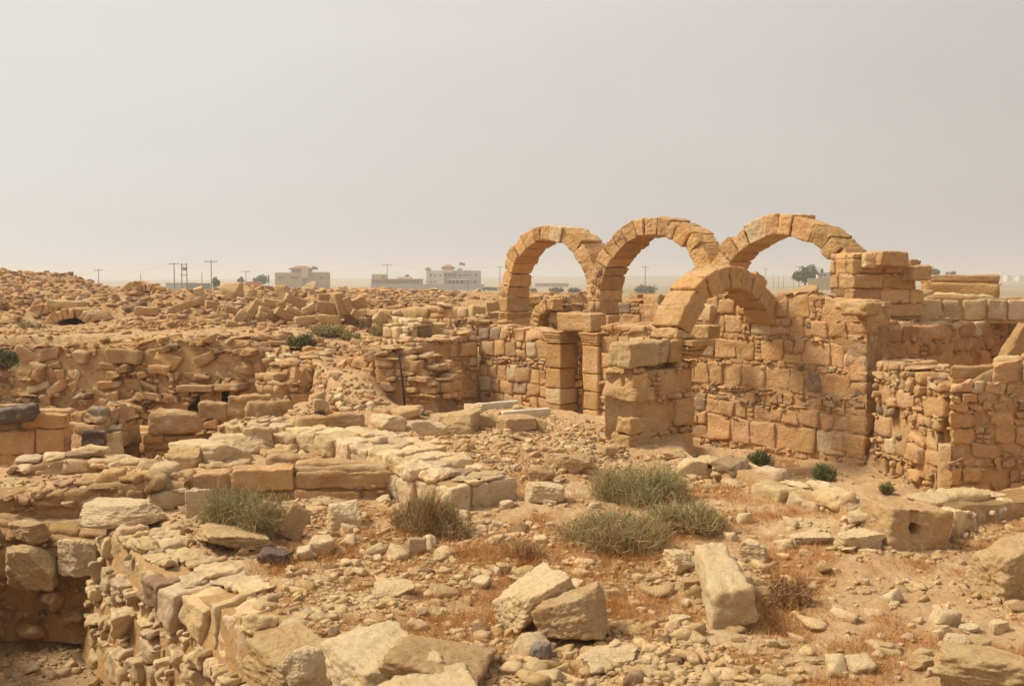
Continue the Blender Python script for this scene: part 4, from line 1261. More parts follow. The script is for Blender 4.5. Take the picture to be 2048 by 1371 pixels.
GT = "fallen blocks heaped on the terrace"
PALE_T = (.60, .42, .22); DARK_T = (.20, .13, .085); RED_T = (.47, .28, .13); TAN_T = (.53, .34, .165)
for (px, py, w, h, roll, yaw, dist, tint, lab) in [
    (291, 622, 44, 18, 0, .1, 31, TAN_T, "small flat-topped block left of the long tilted beam"),
    (368, 611, 76, 13, -.36, .1, 30.5, TAN_T, "long thin beam stone leaning up to the right on the block heap"),
    (352, 634, 34, 12, .05, .2, 30, PALE_T, "pale flat stone under the leaning beam"),
    (297, 639, 40, 12, .08, .1, 29.5, PALE_T, "pale flat stone at the left end of the block heap"),
    (339, 657, 31, 24, .0, .5, 28, TAN_T, "upright squarish block at the front left of the heap, on the retaining wall"),
    (365, 659, 19, 17, .0, .2, 28, RED_T, "small reddish block right of the squarish front block"),
    (394, 657, 38, 18, .0, .0, 28, TAN_T, "oblong block lying level in the front row of the heap"),
    (427, 655, 27, 24, .02, .3, 28, TAN_T, "cube-like block in the middle of the front row"),
    (450, 650, 19, 21, .3, .3, 28.3, RED_T, "roundish reddish block beside the cube-like block"),
    (416, 636, 84, 11, -.10, .05, 28.8, TAN_T, "long thin beam lying almost level in front of the heap"),
    (477, 636, 22, 36, .75, .2, 28.4, PALE_T, "pale block tipped up on edge, right of the level beam"),
    (494, 652, 32, 14, .0, .1, 28, DARK_T, "dark brown oblong block in the front row"),
    (397, 592, 20, 38, -.30, .3, 34, PALE_T, "tall pale slab tilted against the skyline"),
    (421, 610, 22, 15, .2, .5, 33, RED_T, "small reddish block below the skyline slab"),
    (505, 618, 18, 42, .62, .2, 30, TAN_T, "steep diagonal slab leaning to the right in the heap"),
    (546, 606, 42, 16, .10, .3, 32, TAN_T, "level block below the pyramid-shaped boulder"),
    (588, 601, 46, 18, .42, .4, 31.5, TAN_T, "diagonal slab sloping down right below the pyramid-shaped boulder"),
    (536, 629, 46, 20, .38, .5, 29.5, TAN_T, "thick beam sloping down right, left of two similar ones"),
    (566, 630, 40, 19, .55, .5, 29.5, RED_T, "thick reddish beam sloping down right, second of three"),
    (590, 625, 42, 11, .50, .4, 29.8, TAN_T, "thin beam sloping down right, third of three"),
    (609, 641, 42, 18, -.08, .35, 28.5, PALE_T, "pale oblong block above the green bush, its lit face towards the left"),
    (658, 638, 46, 18, .02, .05, 28.5, TAN_T, "long squared block just above the wide green bush"),
    (652, 616, 44, 24, .18, .3, 29.5, TAN_T, "large block lying under the two steep slabs"),
    (676, 608, 20, 46, -.25, .3, 29.3, TAN_T, "steep slab leaning left in the right half of the heap"),
    (694, 612, 18, 38, -.38, .3, 29.2, RED_T, "reddish steep slab next to the tipped cube"),
    (716, 606, 28, 24, -.45, .4, 29.6, TAN_T, "cube tipped on its corner at the right end of the heap"),
    (646, 597, 22, 20, .1, .2, 31, RED_T, "block peeping out above the large block"),
    (617, 617, 30, 15, -.5, .4, 29.9, PALE_T, "pale broken slab in the middle of the heap"),
    (711, 628, 22, 17, .6, .3, 29, TAN_T, "small block wedged below the tipped cube"),
    (731, 645, 26, 20, .0, .1, 28, DARK_T, "dark purplish block right of the long squared block"),
    (759, 637, 25, 25, .78, .2, 27.5, PALE_T, "pale block standing on its corner like a diamond"),
    (522, 634, 20, 20, .3, .3, 29, TAN_T, "rounded block at the left foot of the sloping beams"),
    (463, 620, 30, 14, .2, .4, 31, RED_T, "reddish flat block behind the tipped pale block"),
    (560, 611, 20, 14, -.2, .4, 32, TAN_T, "small block behind the three sloping beams"),
]:
    block(px, py, w, h, roll, yaw, dist, None, lab, tint=tint, lvl=2, group=GT, r=.04)
for (px, pyb, w, h, lab, mt) in [
    (563, 601, 30, 28, "pyramid-shaped boulder standing on the heap", M_TAN),
    (460, 601, 46, 34, "big rounded boulder at the skyline above the heap", M_TAN),
    (497, 597, 30, 20, "squat boulder right of the big skyline boulder", M_TAN),
    (702, 650, 36, 20, "broad rounded rock right of the long squared block", M_TAN),
    (790, 650, 28, 26, "rounded rock right of the diamond block", M_PINK),
    (814, 657, 24, 22, "upright rock at the far right of the heap", M_PINK),
    (542, 660, 16, 18, "small upright rock left of the pale oblong block", M_TAN),
    (618, 576, 28, 26, "upright boulder on the skyline mound", M_TAN),
    (686, 576, 16, 16, "round rock on the skyline mound", M_TAN),
    (728, 575, 32, 14, "dark flat boulder on the skyline mound", M_PINK)]:
    rock(px, pyb, w, h, lab, mt, lvl=3, cat="boulder", name="boulder", planes=8, group=GT)
# row of kerb blocks on the far left
for (px, py, w, h, roll, tint, lab) in [(6, 679, 32, 24, 0, TAN_T, "squared block at the left edge in the short row on the retaining wall"), (40, 680, 32, 22, .03, RED_T, "reddish block, second in the short row on the retaining wall"),
    (67, 677, 20, 28, .05, (.42, .34, .22), "upright greyish block, third in the short row"), (101, 677, 42, 25, .06, TAN_T, "wide rounded block ending the short row on the right")]:
    block(px, py, w, h, roll, .05, 25.0, None, lab, tint=tint, lvl=3, r=.06, group="short row of blocks on the left of the retaining wall")
block(128, 608, 62, 14, .04, .1, 29.6, 1.0, "large flat slab lying over the broken arch ring", tint=PALE_T, r=.06)
# blocks in the drystone row behind the bushes
wall("low_wall", [P2(728, 640, 29.5), P2(830, 640, 28.6), P2(945, 640, 27.6)], [(728, 618), (790, 618), (862, 612), (868, 600), (882, 600), (886, 614), (905, 612), (945, 618)], 1.0, .6, 'rubble', seed=131, lvl=2, mod=dict(h=(.16, .34), kind='rubble'), label="low drystone row running from the block heap to the farthest arch")
block(953, 625, 30, 27, .1, .3, 26.6, None, "big pale block left of the foot of the farthest arch", tint=PALE_T, r=.06)
block(983, 612, 26, 20, -.12, .2, 26.2, None, "tan block leaning beside the foot of the farthest arch", tint=TAN_T)
block(984, 634, 24, 16, .05, .2, 26.2, None, "small squared block under the leaning tan block", tint=RED_T)
# near the front arch
block(1326, 614, 38, 48, .02, .35, 20.6, .3, "upright broad slab standing just left of the front arch", tint=(0.533, 0.353, 0.172), lvl=4)
block(1286, 596, 40, 18, 0, .3, 24.0, .5, "brown block on the eroded wall right of the middle arch", tint=RED_T)
block(1423, 628, 22, 34, .05, .3, 18.6, .3, "pale upright stone framed by the front arch", tint=PALE_T)
block(1413, 665, 40, 28, .0, .75, 17.9, .4, "squared block at the left end of the big wall beneath the front arch", tint=TAN_T)
block(1578, 600, 26, 34, .0, .5, 17.7, .35, "reddish block set right of the front arch's foot", tint=RED_T, lvl=3)
rock(1612, 622, 52, 44, "rounded grey-streaked boulder built into the top of the big wall", M_PINK, d=17.4, cat="boulder", name="boulder", sink=0, dep=.4)
block(1728, 618, 60, 26, .0, .72, 16.0, .5, "large corner capstone on the end of the big wall", tint=(0.485, 0.302, 0.132), lvl=4, r=.06, amp=.03)
# stack of blocks beside the right arch
for (px, py, w, h, roll, yaw, dist, dep, tint, lab) in [
    (1740, 520, 58, 30, .0, .25, 18.4, .7, PALE_T, "top left block of the stack beside the right-hand arch"),
    (1775, 518, 66, 30, .0, .3, 18.3, .7, TAN_T, "top right block of the stack beside the right-hand arch"),
    (1822, 528, 30, 18, .0, .4, 18.9, .4, TAN_T, "small block behind the top of the stack"),
    (1828, 545, 50, 30, .0, .5, 18.5, .6, TAN_T, "block projecting on the right side of the stack")]:
    block(px, py, w, h, roll, yaw, dist, dep, lab, tint=tint, lvl=4, group="loose blocks on the stack beside the right-hand arch")
block(2042, 690, 44, 92, .55, .2, 16.2, .2, "big slab leaning at the right edge above the block wall", tint=(0.485, 0.302, 0.139), lvl=4)
# standing slabs and worn blocks in the left middle
LM = [
    (425, 822, 54, 34, 0, .05, 16.9, .35, TAN_T, "worn block left of the two standing slabs"),
    (497, 812, 92, 46, 0, .05, 16.9, .16, TAN_T, "rear standing slab with a square edge"),
    (536, 822, 94, 42, 0, .05, 16.5, .16, (.49, .315, .15), "front standing slab with a rounded corner"),
    (655, 845, 140, 32, -.10, .1, 14.9, .45, (.49, .30, .14), "long heavy beam lying in front of the rubble slope"),
    (183, 884, 46, 46, .02, .2, 14.7, .3, (.13, .095, .085), "dark basalt block stuck on the eroded pier"),
    (232, 936, 98, 34, .03, .1, 13.6, .6, PALE_T, "flat rounded block lying left of the masonry pier"),
    (24, 830, 80, 32, -.12, .1, 16.2, .5, (.16, .12, .10), "dark stone capping the worn block wall at the left edge"),
    (190, 830, 36, 26, .1, .2, 15.7, .4, (.34, .27, .19), "greyish block on the head of the eroded pier"),
    (660, 905, 76, 32, .0, .1, 14.0, .35, PALE_T, "square-cut light block in the low wall left of the broad wall"),
    (592, 922, 130, 24, .04, .05, 13.0, .4, (.47, .31, .165), "curved thin slab behind the slab-topped wall"),
    (448, 935, 96, 18, -.05, .05, 13.2, .4, PALE_T, "flat light slab behind the low wall"),
    (312, 968, 112, 40, -.10, .05, 12.1, .3, (.42, .265, .13), "brown hump-backed slab on the low wall above the pale boulder"),
    (686, 950, 205, 38, -.03, .0, 12.0, .28, (.50, .34, .185), "longest thin slab crowning the low wall, wavy on top"),
    (560, 905, 90, 14, -.1, .1, 14.2, .3, PALE_T, "thin light slab lying by the low rough wall"),
]
for (px, py, w, h, roll, yaw, dist, dep, tint, lab) in LM:
    block(px, py, w, h, roll, yaw, dist, dep, lab, tint=tint, lvl=4, amp=.03, r=.05)
rock(360, 905, 0, 0) if False else None
for (px, pyb, w, h, d_, lab, mt) in [
    (405, 935, 150, 64, None, "large arched yellowish boulder right of the masonry pier", M_PALE),
    (365, 945, 74, 52, None, "broad rounded slab stone leaning on the arched boulder", M_TAN),
    (498, 905, 92, 44, None, "blocky pitted stone right of the arched boulder", M_PALE),
    (575, 888, 60, 26, None, "low crumbling stone left of the broad wall", M_PALE),
    (778, 864, 76, 36, None, "first big loose boulder in the row right of the long beam", M_PALE),
    (857, 874, 84, 40, None, "pointed light boulder, second in the row right of the long beam", M_PALE),
    (912, 868, 90, 48, None, "largest rounded boulder of the row right of the long beam", M_TAN),
    (968, 858, 56, 32, None, "brownish boulder below the white slabs", M_PINK),
    (1032, 862, 74, 34, None, "broad flat-topped boulder below the smaller white slab", M_PINK),
    (1078, 862, 36, 26, None, "small stone ending the boulder row on the right", M_TAN),
    (812, 840, 66, 30, None, "grey-tan boulder at the foot of the stepped stub", M_TAN),
    (948, 832, 40, 24, None, "pale rock left of the larger white slab", M_PALE),
    (1150, 948, 80, 46, None, "large smooth red-brown boulder beside the olive bush", M_PINK),
    (1085, 962, 56, 36, None, "red-brown angular boulder left of the smooth one", M_PINK),
    (1120, 928, 52, 24, None, "flat tan rock resting above the two red-brown boulders", M_TAN),
    (1216, 915, 40, 26, None, "grey rock half sunk at the foot of the ruined pier", M_PINK),
    (1385, 952, 62, 38, None, "light rock with a dark broken end beside the kerb", M_PALE),
    (1350, 915, 50, 16, None, "thin slab leaning at the foot of the ruined pier", M_TAN),
    (640, 826, 34, 30, None, "pointed rock high in the stone tumble", M_TAN),
]:
    rock(px, pyb, w, h, lab, mt, d=d_, lvl=4, sink=.15, planes=8)

# ------------------------------------------------------------------ white marble pieces in the rear room
for (x0, x1, y0, y1, d0, lab) in ((949, 1038, 808, 838, 17.5, "larger smooth white marble slab lying on edge in the rear room"), (1006, 1102, 823, 842, 16.9, "lower and thinner smooth white marble slab in front of the larger one")):
    st = Stones(x0)
    a, b = P(x0, y1, d0), P(x1, y1 - 2, d0 + .35)
    zt0 = P(x0, y0, d0)[2]; zt1 = P(x1, y0 - 7, d0 + .35)[2]
    nrm = np.array([-.2, .95]) * .16
    c8 = [[a[0], a[1], a[2] - .1], [b[0], b[1], b[2] - .1], [b[0] + nrm[0], b[1] + nrm[1], b[2] - .1], [a[0] + nrm[0], a[1] + nrm[1], a[2] - .1],
          [a[0], a[1], zt0], [b[0], b[1], zt1], [b[0] + nrm[0], b[1] + nrm[1], zt1], [a[0] + nrm[0], a[1] + nrm[1], zt0]]
    st.hexa(np.array(c8), .02, 4, (1, 1, 1), .006, .003)
    tag(st.build("marble_slab", M_MARB, loc=tuple(a)), lab, "marble slab")

# ------------------------------------------------------------------ leaning iron rod
def tube(pts, rads, n=8):
    pts = np.array(pts, float); V = []; Fq = []
    for i, p in enumerate(pts):
        t = pts[min(i + 1, len(pts) - 1)] - pts[max(i - 1, 0)]; t /= np.linalg.norm(t)
        a = np.cross(t, [0.3, 1, .1]); a /= np.linalg.norm(a); b = np.cross(t, a)
        for k in range(n):
            th = 2 * math.pi * k / n
            V.append(p + (a * math.cos(th) + b * math.sin(th)) * rads[i])
    for i in range(len(pts) - 1):
        for k in range(n):
            k2 = (k + 1) % n
            Fq.append((i * n + k, i * n + k2, (i + 1) * n + k2, (i + 1) * n + k))
    Fq.append(tuple(range(n))[::-1]); Fq.append(tuple((len(pts) - 1) * n + k for k in range(n)))
    return V, Fq
M_IRON = plain_mat("rusty_iron", (.07, .035, .025), .8, 30, .5)
a, b = P(811, 818, 18.7), P(797, 706, 18.9)
V, Fq = tube([a + [0, 0, -.1], a * .5 + b * .5 + [.01, 0, 0], b], [.022, .022, .022])
tag(mesh_obj("iron_rod", V, Fq, M_IRON, loc=tuple(a)), "dark rusty iron rod leaning slightly in front of the stepped stub", "iron rod")

# ------------------------------------------------------------------ key foreground rocks
st = Stones(301)
K = SG * np.array([.40, 1.42, .33]) / 2
K[[2, 3, 6, 7], 0] *= .82
K[[4, 5, 6, 7], 0] *= .80
M = rotm(R(-4), 0, R(-9))
cb = np.array([1.72, 8.02, .17])
st.hexa(K @ M.T + cb, .045, 4, (.64, .49, .29), .018, .014)
tag(st.build("fallen_block", M_STONE, loc=(1.72, 8.02, 0.0)), "long squared pale block fallen on the dry grass, pointing at the viewer", "stone block")
def krock(*a, **k):
    k.setdefault('lvl', 5); k.setdefault('rough', .075)
    return rock(*a, **k)
krock(1072, 1268, 150, 100, "pale wedge-shaped boulder leaning behind the greyer one", M_PALE, seed=5, planes=5, yaw=.4, tilt=-.35)
krock(1148, 1296, 150, 112, "grey-topped angular boulder in front of the pale wedge", M_PINK, seed=14, planes=6, yaw=-.3, tilt=-.3)
krock(1220, 1336, 140, 48, "low pale rock below the two angular boulders", M_PALE, seed=8, planes=6)
krock(1082, 1330, 44, 46, "small dark knobbly stone below the angular boulders", plain_mat("grey_knob_stone", (.24, .20, .16), .95, 9, .5, .02), seed=3, rough=.14, lvl=4)
krock(742, 1455, 190, 180, "biggest foreground stone with a pitted pale face, half out of the bottom edge", M_PALE, seed=203, box=.22, d=6.0, yaw=.55, dep=.8, rough=.07, tilt=.06)
krock(872, 1425, 190, 120, "smooth reddish-grey flank stone right of the biggest foreground stone", M_PINK, seed=211, planes=4, d=5.95, dep=.9, yaw=-.2, tilt=.30)
krock(858, 1470, 215, 110, "flat pale stone cut by the bottom edge, right of the biggest stone", M_PALE, seed=205, box=.16, d=5.5, dep=.6)
krock(566, 1405, 125, 115, "light flat-topped stone left of the biggest foreground stone", M_TAN, seed=217, box=.22, d=6.4, yaw=.7, dep=.6, rough=.08)
krock(592, 1375, 88, 90, "white crusted rock low on the pit wall near the bottom edge", M_PALE, seed=31, d=5.95)
krock(445, 1112, 130, 60, "broad flat slab with a brown broken front, below the green bush", M_TAN, seed=41, planes=3, dep=.9, tilt=.12)
krock(225, 1052, 160, 52, "long pale boulder lying across the corner of the pit wall", M_PALE, seed=143, planes=6, d=10.4, dep=.55)
krock(146, 1146, 94, 78, "large rounded stone in the top of the pit's back wall", M_PALE, seed=45, d=10.55, planes=5)
krock(48, 1085, 70, 46, "pinkish stone on top of the pit's back wall at the left", M_PINK, seed=46, d=10.7, planes=5)
krock(52, 1178, 90, 84, "broad upright stone at the left of the pit's back wall", M_TAN, seed=47, d=10.45, planes=5)
krock(395, 1035, 50, 62, "pale upright rock left of the green bush", M_PALE, seed=48, planes=5)
krock(290, 1312, 60, 52, "large stone at the base of the pit wall", M_TAN, seed=58, d=8.4) if False else None
krock(585, 1082, 46, 68, "grey slab rock leaning right of the green bush", M_PINK, seed=49, planes=4, tilt=.5)
krock(686, 1060, 68, 58, "pale triangular rock between the two rear bushes", M_PALE, seed=50, planes=4)
krock(543, 1132, 64, 36, "dark purplish angular rock in the dry grass", M_DARK, seed=51, planes=4)
krock(640, 1108, 54, 38, "light twisted rock right of the dark angular rock", M_PALE, seed=52, planes=5)
krock(834, 1112, 38, 36, "grey cube-shaped stone in front of the dry olive bush", M_PINK, seed=53, planes=3)
krock(1092, 1006, 72, 38, "long light block lying between the two green bushes and the middle rubble", M_PALE, seed=54, box=.15)
krock(1368, 1145, 64, 48, "crumbly pale rock left of the fallen block", M_PALE, seed=55, rough=.1)
krock(1512, 1122, 62, 42, "pale pointed rock just right of the fallen block's far end", M_PALE, seed=56, rough=.08)
krock(1628, 1086, 78, 24, "flat elongated light rock on the slope left of the block with a hole", M_PALE, seed=57, planes=4)
krock(1722, 1100, 88, 40, "wide pale slab rock below the kerb", M_PALE, seed=58, planes=4)
krock(2044, 1214, 140, 112, "big pale boulder cut by the right edge", M_TAN, seed=59, planes=5, box=.2, d=8.0)
krock(2020, 1400, 210, 110, "broad grey-tan rock in the bottom right corner", M_TAN, seed=60, planes=5)
krock(790, 1200, 84, 36, "pale wedge rock in the middle of the stony foreground", M_PALE, seed=61, planes=4)
krock(1420, 1090, 8, 8, None) if False else None
krock(1380, 1190, 40, 34, "dark grey rock wedged against the left side of the fallen block", M_PINK, seed=62, planes=4)
krock(1358, 1246, 46, 18, "small bright white stone between the boulders and the fallen block", M_PALE, seed=63)
krock(1340, 1120, 8, 8) if False else None
for (px, pyb, w, h, lab) in [
    (1890, 1270, 42, 26, "round pale stone, upper left of the stone cluster in the lower right"), (1915, 1306, 48, 36, "pale stone split by a crack in the lower right cluster"),
    (1968, 1302, 42, 34, "rounded tan stone in the middle of the lower right cluster"), (2005, 1266, 34, 30, "small white stone at the top right of the lower right cluster"),
    (1784, 1304, 42, 22, "tan angular stone left of the lower right cluster"), (1854, 1336, 46, 26, "oval tan stone below the lower right cluster"),
    (1870, 1352, 28, 20, "small square white stone below the oval tan stone"), (1948, 1266, 46, 18, "flat pale stone between the upper stones of the lower right cluster"),
    (1892, 1240, 8, 8, None)]:
    if lab: krock(px, pyb, w, h, lab, M_PALE if 'pale' in lab or 'white' in lab else M_TAN, lvl=4, planes=7)

# block with the round hole in the kerb
def hole_block():
    c = np.linspace(-1, 1, 44)
    T, Fq = cube_template(list(c))
    x0, x1 = P(1762, 1095, 9.75), P(1886, 1095, 9.9)
    zb, zt = P(1820, 1110, 9.75)[2], P(1820, 1020, 9.75)[2]
    W = x1[0] - x0[0]
    r = .10
    q = np.clip(T, -(1 - r), 1 - r); dn = (T - q) / r; dn /= np.linalg.norm(dn, axis=1, keepdims=True) + 1e-9
    V = q + dn * r
    V = V * np.array([W / 2, .3, (zt - zb) / 2])
    V[:, 0] *= 1 + .10 * V[:, 2]
    off = fbm(V / .16 + 3.1, 3)[:, None] * .022 + fbm(V / .04 + 9, 2)[:, None] * .007
    V = V + dn * off
    fr = dn[:, 1] < -.5
    hx, hz = -.07, .03
    dd = np.sqrt((V[:, 0] - hx) ** 2 + ((V[:, 2] - hz) * 1.15) ** 2)
    V[:, 1] += np.where(fr, .24 * (1 - sstep((dd - .045) / .022)), 0)
    # worn hollow running up from the hole
    gg = np.abs(V[:, 0] - hx + .02) / .07
    V[:, 1] += np.where(fr & (V[:, 2] > hz), .05 * (1 - sstep(gg)), 0)
    M = rotm(.18, 0, .10)
    V = V @ M.T
    loc = ((x0[0] + x1[0]) / 2, 10.05, (zb + zt) / 2)
    V = V + np.array(loc)
    cc = np.tile(np.array([.55, .365, .185]), (len(V), 1))
    loc = (loc[0], loc[1], zb)
    tag(mesh_obj("pierced_block", V, Fq, M_STONE, col=cc, loc=loc), "large rough block with a round hole through it, standing at the corner of the kerb", "stone block")
hole_block()

# ------------------------------------------------------------------ scattered stones
PROTO = []
def protos(mat, n, lvl, seed):
    rng = np.random.default_rng(seed)
    L_ = []
    for i in range(n):
        V, Fq = rock_mesh(rng, (1, rng.uniform(.6, .9), rng.uniform(.4, .75)), lvl, rng.integers(3, 7), .06, 14)
        me = bpy.data.meshes.new("loose_stone")
        o = mesh_obj("loose_stone", V, Fq, mat)
        L_.append(o.data); bpy.data.objects.remove(o)
        bpy.data.meshes.remove(me)
    return L_
PR_PALE = protos(M_PALE, 7, 2, 1); PR_TAN = protos(M_TAN, 6, 2, 2); PR_PINK = protos(M_PINK, 5, 2, 3); PR_DARK = protos(M_DARK, 2, 2, 4)
def inpoly(poly, n, rng, dens=None):
    p = np.array(poly, float); lo, hi = p.min(0), p.max(0)
    res = []
    while len(res) < n:
        q = rng.uniform(lo, hi, (n * 2, 2))
        ok = poly_sd(poly, q[:, 0], q[:, 1]) < 0
        q = q[ok]
        if dens is not None:
            q = q[rng.random(len(q)) < dens(q)]
        res.extend(q.tolist())
    return res[:n]
def blocked(x, y):
    "inside the masonry footprints"
    p = np.array([x, y])
    for ln, th in ((w10, .35), (w13, .5), (w12, .5), (wb, .95), (w9, .4), (w9b, .55), (pf, WA)):
        for k in range(len(ln.l)):
            u = (p - ln.p[k]) @ ln.t[k]; w_ = (p - ln.p[k]) @ ln.n[k]
            if -.05 < u < ln.l[k] + .05 and -.08 < w_ < th + .05: return True
    return False
LMK = [(487, 1030, "the wiry green bush"), (1288, 960, "the dense olive bush"), (1215, 1070, "the wide low olive bush"), (1385, 1030, "the grey-green wiry bush"), (848, 1020, "the half-dry bush"), (1460, 1160, "the long fallen block"),
       (1072, 1220, "the pale wedge boulder"), (1148, 1250, "the grey-topped boulder"), (1082, 1310, "the dark knobbly stone"), (735, 1290, "the biggest foreground stone"), (443, 1085, "the flat slab with a brown front"),
       (586, 1050, "the grey slab rock"), (686, 1035, "the pale triangular rock"), (543, 1115, "the dark angular rock"), (640, 1090, "the light twisted rock"), (834, 1095, "the grey cube-shaped stone"), (1092, 985, "the long light block"),
       (1368, 1120, "the crumbly pale rock"), (1512, 1100, "the pale pointed rock"), (1628, 1075, "the flat elongated rock"), (1722, 1085, "the wide slab rock"), (2010, 1160, "the big boulder at the edge"), (1990, 1345, "the corner rock"),
       (790, 1182, "the pale wedge rock"), (1358, 1238, "the bright white stone"), (1822, 1060, "the block with the round hole"), (1915, 1290, "the lower right stone cluster"), (1168, 925, "the smooth red-brown boulder"), (1085, 945, "the angular red-brown boulder"),
       (1330, 880, "the ruined pier"), (857, 855, "the pointed boulder"), (912, 845, "the largest rounded boulder"), (1032, 845, "the flat-topped boulder"), (655, 845, "the long heavy beam"), (640, 810, "the pointed rock"), (710, 815, "the small bush by the slide"),
       (600, 740, "the crumbling wall end"), (536, 822, "the rounded standing slab"), (1040, 1100, "the orange dry bush"), (1650, 945, "the brightest green plant"), (1523, 925, "the dark plant at the wall"), (1776, 985, "the lone small plant"), (1220, 1325, "the low pale rock")]
USED = {}
def place_label(px, py, s, k, rng):
    sw = "tiny" if s < .10 else "small" if s < .13 else "middling" if s < .18 else "large"
    cw = ("pale", "tan", "pinkish", "dark")[k]
    ds = sorted((math.hypot(px - a, (py - b) * 1.6), a, b, n_) for a, b, n_ in LMK)
    best = None
    for dd, a, b, n_ in ds[:3]:
        dx, dy = px - a, (py - b) * 1.6
        ang = math.degrees(math.atan2(dy, dx))
        dw = ["right of", "below and right of", "below", "below and left of", "left of", "above and left of", "above", "above and right of"][int(((ang + 382.5) % 360) // 45)]
        near = "touching" if dd < 34 else "just" if dd < 80 else "some way" if dd < 170 else "far"
        lab = "%s %s loose stone %s %s" % (sw, cw, near + " " + dw if near != "touching" else "close " + dw, n_)
        if best is None: best = lab
        if lab not in USED:
            USED[lab] = 1
            return lab
    return best
def scatter(poly, n, smin, smax, label, group, seed, pal=(.58, .34, .07, .01), power=2.0, sink=.25):
    rng = np.random.default_rng(seed)
    for (px, py) in inpoly(poly, n, rng):
        g = hit(px, py)
        if blocked(g[0], g[1]): continue
        s = smin * (1 - rng.random() * (1 - (smin / smax) ** power)) ** (-1 / power)
        k = rng.choice(4, p=pal)
        me = (PR_PALE, PR_TAN, PR_PINK, PR_DARK)[k]
        o = bpy.data.objects.new("loose_stone", me[rng.integers(len(me))])
        o.scale = (s, s * rng.uniform(.7, 1.1), s * rng.uniform(.6, 1.1))
        o.rotation_euler = (rng.uniform(-.35, .35), rng.uniform(-.35, .35), rng.uniform(0, 6.28))
        o.location = (g[0], g[1], g[2] + s * .25 * (1 - sink * 2))
        COL.objects.link(o)
        tag(o, place_label(px, py, s, int(k), rng), "stone", group)
FG = [(560, 1010), (800, 1000), (1200, 985), (1330, 960), (1500, 1010), (1700, 1070), (1760, 1110), (2048, 1110), (2048, 1371), (960, 1371), (620, 1215), (340, 1130), (330, 1080), (500, 1115)]
scatter(FG, 105, .085, .30, "loose pale limestone lump lying among many on the stony foreground soil", "loose stones on the foreground soil", 11)
scatter([(560, 1010), (1000, 985), (1180, 985), (1050, 1120), (900, 1200), (600, 1220), (350, 1130), (520, 1120)], 60, .09, .26, "loose angular stone among the thick rubble between the dry bushes and the pit edge", "loose stones between the bushes", 12)
scatter([(900, 880), (1080, 850), (1230, 870), (1260, 915), (1200, 950), (1050, 960), (930, 945)], 60, .08, .26, "small tumbled stone on the rubble bank left of the ruined pier", "stones on the rubble bank", 13, pal=(.4, .35, .22, .03))
scatter([(560, 770), (640, 760), (740, 780), (760, 830), (600, 835), (530, 815)], 42, .14, .45, "tumbled angular stone in the stone slide below the crumbling wall", "stones of the slide", 14, pal=(.3, .45, .22, .03))
scatter([(1420, 935), (1640, 950), (1880, 985), (1850, 1020), (1640, 1000), (1480, 965)], 12, .06, .16, "small stone on the bare floor of the sunken room", "stones on the sunken floor", 15)
# ------------------------------------------------------------------ uncountable rubble and gravel
def mass(name, spots, sizes, cols, mat, seed, lvl=0, flat=(.45, .8), label=None, sink=.2, smooth=False):
    rng = np.random.default_rng(seed)
    base = [rock_mesh(rng, (1, rng.uniform(.5, .95), rng.uniform(*flat)), lvl, rng.integers(3, 6), .05, 26, box=.38 if i_ % 3 else 0.0)[0] for i_ in range(24)]
    Fq = TPL_R[lvl][1]
    B = np.stack(base)
    n = len(spots); k = rng.integers(0, 24, n)
    yaw = rng.uniform(0, 6.28, n); tx = rng.uniform(-.4, .4, n)
    V = B[k] * np.array(sizes)[:, None, None]
    c, s = np.cos(tx)[:, None], np.sin(tx)[:, None]
    y, z = V[..., 1] * c - V[..., 2] * s, V[..., 1] * s + V[..., 2] * c
    c, s = np.cos(yaw)[:, None], np.sin(yaw)[:, None]
    x, y = V[..., 0] * c - y * s, V[..., 0] * s + y * c
    V = np.stack([x, y, z], -1) + np.array(spots)[:, None, :] + np.array([0, 0, 1]) * (np.array(sizes)[:, None, None] * (.28 - sink))
    nv = B.shape[1]
    Fa = (Fq[None] + (np.arange(n) * nv)[:, None, None]).reshape(-1, 4)
    o = mesh_obj(name, V.reshape(-1, 3), Fa, mat, col=np.repeat(cols, nv, 0), smooth=smooth)
    return tag(o, label, None, None, "stuff")
def spots_world(n, rng, rmin, rmax, az0=-36, az1=36, dens=None, logr=True):
    out = []
    while sum(len(o) for o in out) < n:
        r = np.exp(rng.uniform(math.log(rmin), math.log(rmax), n)) if logr else np.sqrt(rng.uniform(rmin ** 2, rmax ** 2, n))
        a = np.radians(rng.uniform(az0, az1, n))
        x, y = np.sin(a) * r, np.cos(a) * r
        k = np.ones(n, bool) if dens is None else rng.random(n) < dens(x, y)
        out.append(np.stack([x[k], y[k]], 1))
    q = np.concatenate(out)[:n]
    z = H(q[:, 0], q[:, 1])
    return np.concatenate([q, z[:, None]], 1)
WARM = np.array([1.0, .95, .86])
def power(rng, n, a, b, p=2.2):
    return a * (1 - rng.random(n) * (1 - (a / b) ** p)) ** (-1 / p)
rng = np.random.default_rng(77)
def roomfree(x, y):
    "fewer stones on the swept floors"
    f = np.ones(len(x))
    for poly, _, _ in PIT[1:3]:
        f = np.where(poly_sd(poly, x, y) < 0, .18, f)
    return f
den = lambda x, y: (0.12 + .88 * sstep(n2(x, y, .8, 4, 61) * 2.2 + .42)) * roomfree(x, y)
sp = spots_world(38000, rng, 5.0, 20, dens=den)
sz = power(rng, len(sp), .009, .05, 1.8) * (.6 + .4 * sp[:, 1] / 8)
cl_ = tints(rng, len(sp), 'pale') * rng.uniform(.8, 1.12, (len(sp), 1)) * WARM
mass("gravel", sp, sz, cl_, M_STONE, 3, 0, label="fine pale gravel strewn over the near soil")
sp = spots_world(5200, rng, 5.3, 20, dens=den)
